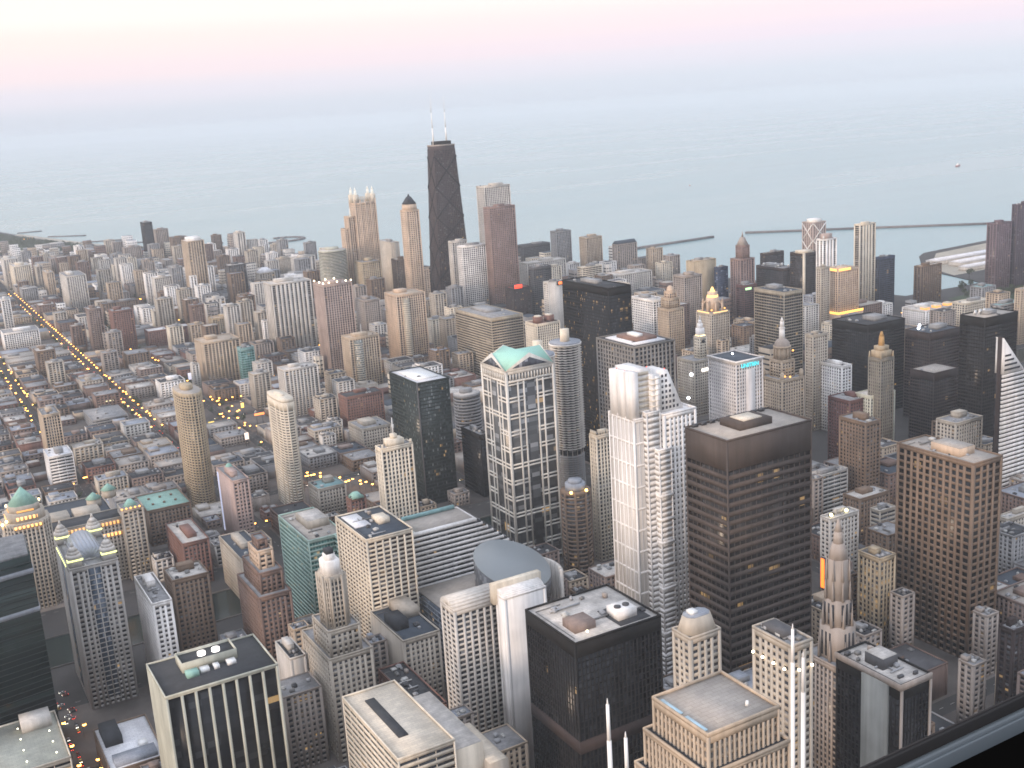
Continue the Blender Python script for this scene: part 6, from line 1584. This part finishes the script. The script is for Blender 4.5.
# ------------------------------------------------------------------ illuminated signs among the rooftops
BOARDS = [((1, .28, .08), 2.2, 412, 1537, 13, 'long orange red lit sign left of the slim pale tower', 15, 4), ((1, .62, .15), 2.4, 415, 1612, 9, 'yellow lit arch sign on the rooftops behind the slim pale tower', 5, 8), ((1, .70, .14), 1.4, 355, 1570, 5, 'yellow lit shop front right of the ochre ribbed tower', 9, 4),
          ((1, .80, .68), 1.5, 369, 1441, 9, 'white lit billboard on the roofs left of the slim pale tower', 6, 10), ((1, .70, .14), 1.4, 374, 1561, 5, 'second yellow lit front, just right of the first', 7, 3.5), ((1, .1, .06), 3, 186, 1640, 10, 'small red lit sign right of the ribbed tower behind garage', 4, 4),
          ((.8, .85, 1), 3, 121, 1637, 8, 'bluish white lit sign left of the ribbed tower behind garage', 4, 4), ((1, .92, .85), 1.0, 374, 1844, 10, 'bright white lit billboard panel above the ochre ribbed tower', 8, 14), ((.85, .82, 1), .9, 400, 1856, 10, 'violet white lit billboard below the broad tan slab', 11, 12), ((1, .12, .08), 2.4, 641, 2332, 38, 'red lit roof sign by the pale square block', 14, 4),
          ((1, .9, .5), 1.3, 255, 1787, 12, 'pale yellow lit canopy right of the flat roofed hall', 14, 3)]
for c, s_, x, y, z, lb, w, h in BOARDS:
    t = thing('lit_sign', (x, y, 0), lb, 'lit sign')
    plain(t, 'sign_frame', DARK_METAL, (0, w, 0, .8, z, z+h)); plain(t, 'sign_face', emit_mat(c, s_), (.4, w-.4, -.2, -.02, z+.4, z+h-.4))
    plain(t, 'post', DARK_METAL, (w*.2, w*.2+.6, .1, .7, 0, z)); plain(t, 'post', DARK_METAL, (w*.8-.6, w*.8, .1, .7, 0, z))

# ------------------------------------------------------------------ cars
HEAD = emit_mat((1, .93, .75), 9.0); TAIL = emit_mat((1, .06, .03), 6.0); CARGLASS = metal_mat('car glass', (.02, .022, .025), .1)
cars = []
for c in ((.45, .45, .46), (.03, .03, .035), (.30, .05, .04), (.62, .61, .58), (.55, .38, .05)):
    B = MB(); B.box(-.9, .9, -2.25, 2.25, .35, .85, 0); B.loft([(-.85, -1.6, .85), (.85, -1.6, .85), (.85, 1.0, .85), (-.85, 1.0, .85)], [(-.7, -1.1, 1.42), (.7, -1.1, 1.42), (.7, .3, 1.42), (-.7, .3, 1.42)], 1)
    B.box(-.68, .68, -1.05, .25, 1.42, 1.46, 0)
    for sx in (-.92, .72):
        for sy in (-1.7, 1.1): B.box(sx, sx+.2, sy, sy+.62, .02, .64, 2)
    for sx in (-.8, .35): B.box(sx, sx+.45, 2.24, 2.32, .5, .78, 3); B.box(sx, sx+.45, -2.32, -2.24, .55, .8, 4)
    cars.append(B.mesh('car', [metal_mat('car paint %.2f' % c[0], c, .3), CARGLASS, DARK_METAL, HEAD, TAIL]))
def place_car(x, y, rz, label, group):
    if not clear(x-1.5, x+1.5, y-3, y+3, 0): return
    o = bpy.data.objects.new('car', rf.choice(cars)); COL.objects.link(o); o.location = (x, y, .02); o.rotation_euler = (0, 0, rz); tag(o, label, 'car', group)
for i in range(26): place_car(54+rf.choice((-4, -1.5, 1.5, 4)), 690+i*6+rf.uniform(-2, 2), 0 if i % 2 else math.pi, 'small car driving on the street below the four-lantern tower', 'cars below the four-lantern tower')
for i in range(10): place_car(50+rf.uniform(-3, 10), 838+i*5, math.pi/2, 'small car on the paved plaza left of the four-lantern tower foot', 'cars on the plaza')
for i in range(90): 
    x = 290+rf.choice((-4.5, -1.7, 1.7, 4.5)); place_car(x, 1500+i*18+rf.uniform(-8, 8), 0 if x > 290 else math.pi, 'tiny car on the long lamp lined avenue', 'cars on the long avenue')
for i in range(150): 
    x, y = rf.uniform(100, 700), rf.choice(EW_NORTH[1:9])
    if seen(x-.5, x+.5, y-.5, y+.5, 1) > 2: place_car(x, y+rf.choice((-3, 3)), math.pi/2, 'tiny car in the cross streets between the low rooftops', 'cars in the cross streets')

# ------------------------------------------------------------------ trees
def leaf_mat():
    m, nt, b = new_mat('leaves'); N = nt.nodes; L = nt.links
    ge = N.new('ShaderNodeTexCoord'); n = N.new('ShaderNodeTexNoise'); n.inputs['Scale'].default_value = .45; n.inputs['Detail'].default_value = 4; L.new(ge.outputs['Object'], n.inputs['Vector'])
    cr = N.new('ShaderNodeValToRGB'); cr.color_ramp.elements[0].position = .3; cr.color_ramp.elements[0].color = (.03, .045, .022, 1); cr.color_ramp.elements[1].position = .7; cr.color_ramp.elements[1].color = (.085, .105, .05, 1)
    L.new(n.outputs['Fac'], cr.inputs[0]); L.new(cr.outputs[0], b.inputs['Base Color']); b.inputs['Roughness'].default_value = .8
    return m
LEAF = leaf_mat(); BARK = metal_mat('bark', (.07, .05, .035), .9)
def crown(B, cx, cy, cz, r, n, rr):
    for _ in range(n):
        while True:
            p = (rr.uniform(-1, 1), rr.uniform(-1, 1), rr.uniform(-1, 1))
            if .25 < p[0]**2+p[1]**2+p[2]**2 < 1: break
        x, y, z = cx+p[0]*r, cy+p[1]*r, cz+p[2]*r*.8; s = r*rr.uniform(.14, .30)
        a = Vector((rr.gauss(0, 1), rr.gauss(0, 1), rr.gauss(0, 1))).normalized(); u = a.orthogonal().normalized()*s; w = a.cross(u)*rr.uniform(.6, 1)
        c = Vector((x, y, z)); B.poly([tuple(c+u+w*.3), tuple(c+w), tuple(c-u+w*.1), tuple(c-w)])
trees = []
for k in range(4):
    rr = random.Random(k); B = MB()
    for q in range(5): crown(B, rr.uniform(-2, 2), rr.uniform(-2, 2), 6.2+rr.uniform(-1.2, 2), rr.uniform(1.8, 2.8), 48, rr)
    T = MB(); T.cyl(0, 0, .32, .2, 0, 4.6, 6)
    for q in range(4): a = q*1.6+k; T.bar((0, 0, 3.8), (1.6*math.cos(a), 1.6*math.sin(a), 6.6), .18)
    trees.append((B.mesh('crown', [LEAF]), T.mesh('trunk', [BARK])))
def place_tree(x, y, label, group, s=1.0):
    if not clear(x-2.5, x+2.5, y-2.5, y+2.5, 0) or not in_land(x+3, y): return
    t = bpy.data.objects.new('street_tree', None); COL.objects.link(t); t.location = (x, y, 0); t.rotation_euler = (0, 0, rf.uniform(0, 6)); t.scale = (s, s, s*rf.uniform(.9, 1.15)); tag(t, label, 'tree', group)
    c, tr = rf.choice(trees)
    for nm, me in (('crown', c), ('trunk', tr)):
        o = bpy.data.objects.new(nm, me); COL.objects.link(o); o.parent = t
nt_ = 0
for i in range(900):
    if nt_ >= 210: break
    x = rf.choice(NS[2:9])+rf.choice((-9.5, 9.5)); y = rf.uniform(1250, 3500)
    if clear(x-3, x+3, y-3, y+3, 0) and seen(x-2, x+2, y-2, y+2, 8) > 3: place_tree(x, y, 'leafy street tree standing between the low rooftops of the north side', 'street trees of the north side', rf.uniform(.9, 1.5)); nt_ += 1
for i in range(60): place_tree(rf.uniform(1780, 2080), rf.uniform(1390, 1475), 'dark leafy tree in the harbour park left of the purple brown tower', 'harbour park trees', rf.uniform(1.2, 1.9))
for i in range(36): place_tree(rf.uniform(1850, 2240), rf.uniform(1560, 1640) if i % 2 else rf.uniform(1480, 1530), 'dark leafy tree on the shore in front of the waterworks halls', 'waterworks trees', rf.uniform(1.2, 1.9))
B = MB(); rr = random.Random(3)
for i in range(900):
    y = rr.uniform(4020, 5900); sx = np.interp(y, [3950, 4174, 4421, 4940, 5716], [1030, 901, 773, 655, 507])
    x = sx-75-abs(rr.gauss(0, 110))
    if rr.random() < .12 or not clear(x-6, x+6, y-6, y+6, 0): continue
    for q in range(2): crown(B, x+rr.uniform(-6, 6), y+rr.uniform(-6, 6), 7+rr.uniform(0, 4), rr.uniform(5, 8), 44, rr)
o = B.build('park_woodland', LEAF); tag(o, 'dark mass of park trees by the lake at the left edge', 'woodland', None, 'stuff')
B = MB()
for i in range(1300):
    x, y = rr.uniform(-320, 620), rr.uniform(1750, 4050)
    if not clear(x-4, x+4, y-4, y+4, -1): continue
    crown(B, x, y, 6, rr.uniform(3, 5), 20, rr)
o = B.build('garden_foliage', LEAF); tag(o, 'dark foliage filling yards between the low rooftops', 'foliage', None, 'stuff')

# ------------------------------------------------------------------ boats
def boat(x, y, s, rz, label):
    t = thing('lake_boat', (x, y, -1.6), label, 'boat'); t.rotation_euler = (0, 0, rz); t.scale = (s, s, s)
    B = MB(); B.loft([(-9, -2, -.3), (7, -2, -.3), (12, 0, -.3), (7, 2, -.3), (-9, 2, -.3)], [(-10, -2.8, 2.2), (8, -2.8, 2.2), (15, 0, 2.8), (8, 2.8, 2.2), (-10, 2.8, 2.2)]); B.build('hull', metal_mat('hull paint', (.3, .08, .07), .5), t)
    plain(t, 'cabin', WHITE_METAL, (-6, 4, -1.8, 1.8, 2.2, 4.8)); plain(t, 'wheelhouse', WHITE_METAL, (0, 3.4, -1.3, 1.3, 4.8, 6.6)); B = MB(); B.cyl(-2, 0, .15, .08, 4.8, 10, 6); B.build('mast', WHITE_METAL, t)
boat(4637, 3776, 2.4, .4, 'small red boat far out on the lake at the right')
boat(3400, 4300, .9, 1.2, 'tiny boat on the lake right of the tapered black tower')

# ------------------------------------------------------------------ the lookout's own window ledge
t = thing('window_ledge', (CAM[0], CAM[1], CAM[2]), 'dark and grey metal window ledge cutting across the bottom right corner', 'window ledge')
SILL = metal_mat('blue grey sill paint', (.085, .105, .12), .45); GASKET = metal_mat('black rubber', (.006, .006, .007), .8); INNER = metal_mat('matt black lining', (.003, .003, .003), 1.0); INNER.node_tree.nodes['Principled BSDF'].inputs['Specular IOR Level'].default_value = 0
plain(t, 'gasket', GASKET, (.2, 3.0, .598, .602, -.62, -.5635)); plain(t, 'gasket_bead', metal_mat('grey bead', (.012, .011, .012), .8), (.2, 3.0, .602, .604, -.62, -.563))
plain(t, 'sill_frame', SILL, (.2, 3.0, .590, .596, -.72, -.5725)); plain(t, 'sill_plate', SILL, (.2, 3.0, .586, .5895, -.72, -.5745))
plain(t, 'inner_ledge', INNER, (.2, 3.0, .10, .52, -.80, -.522))
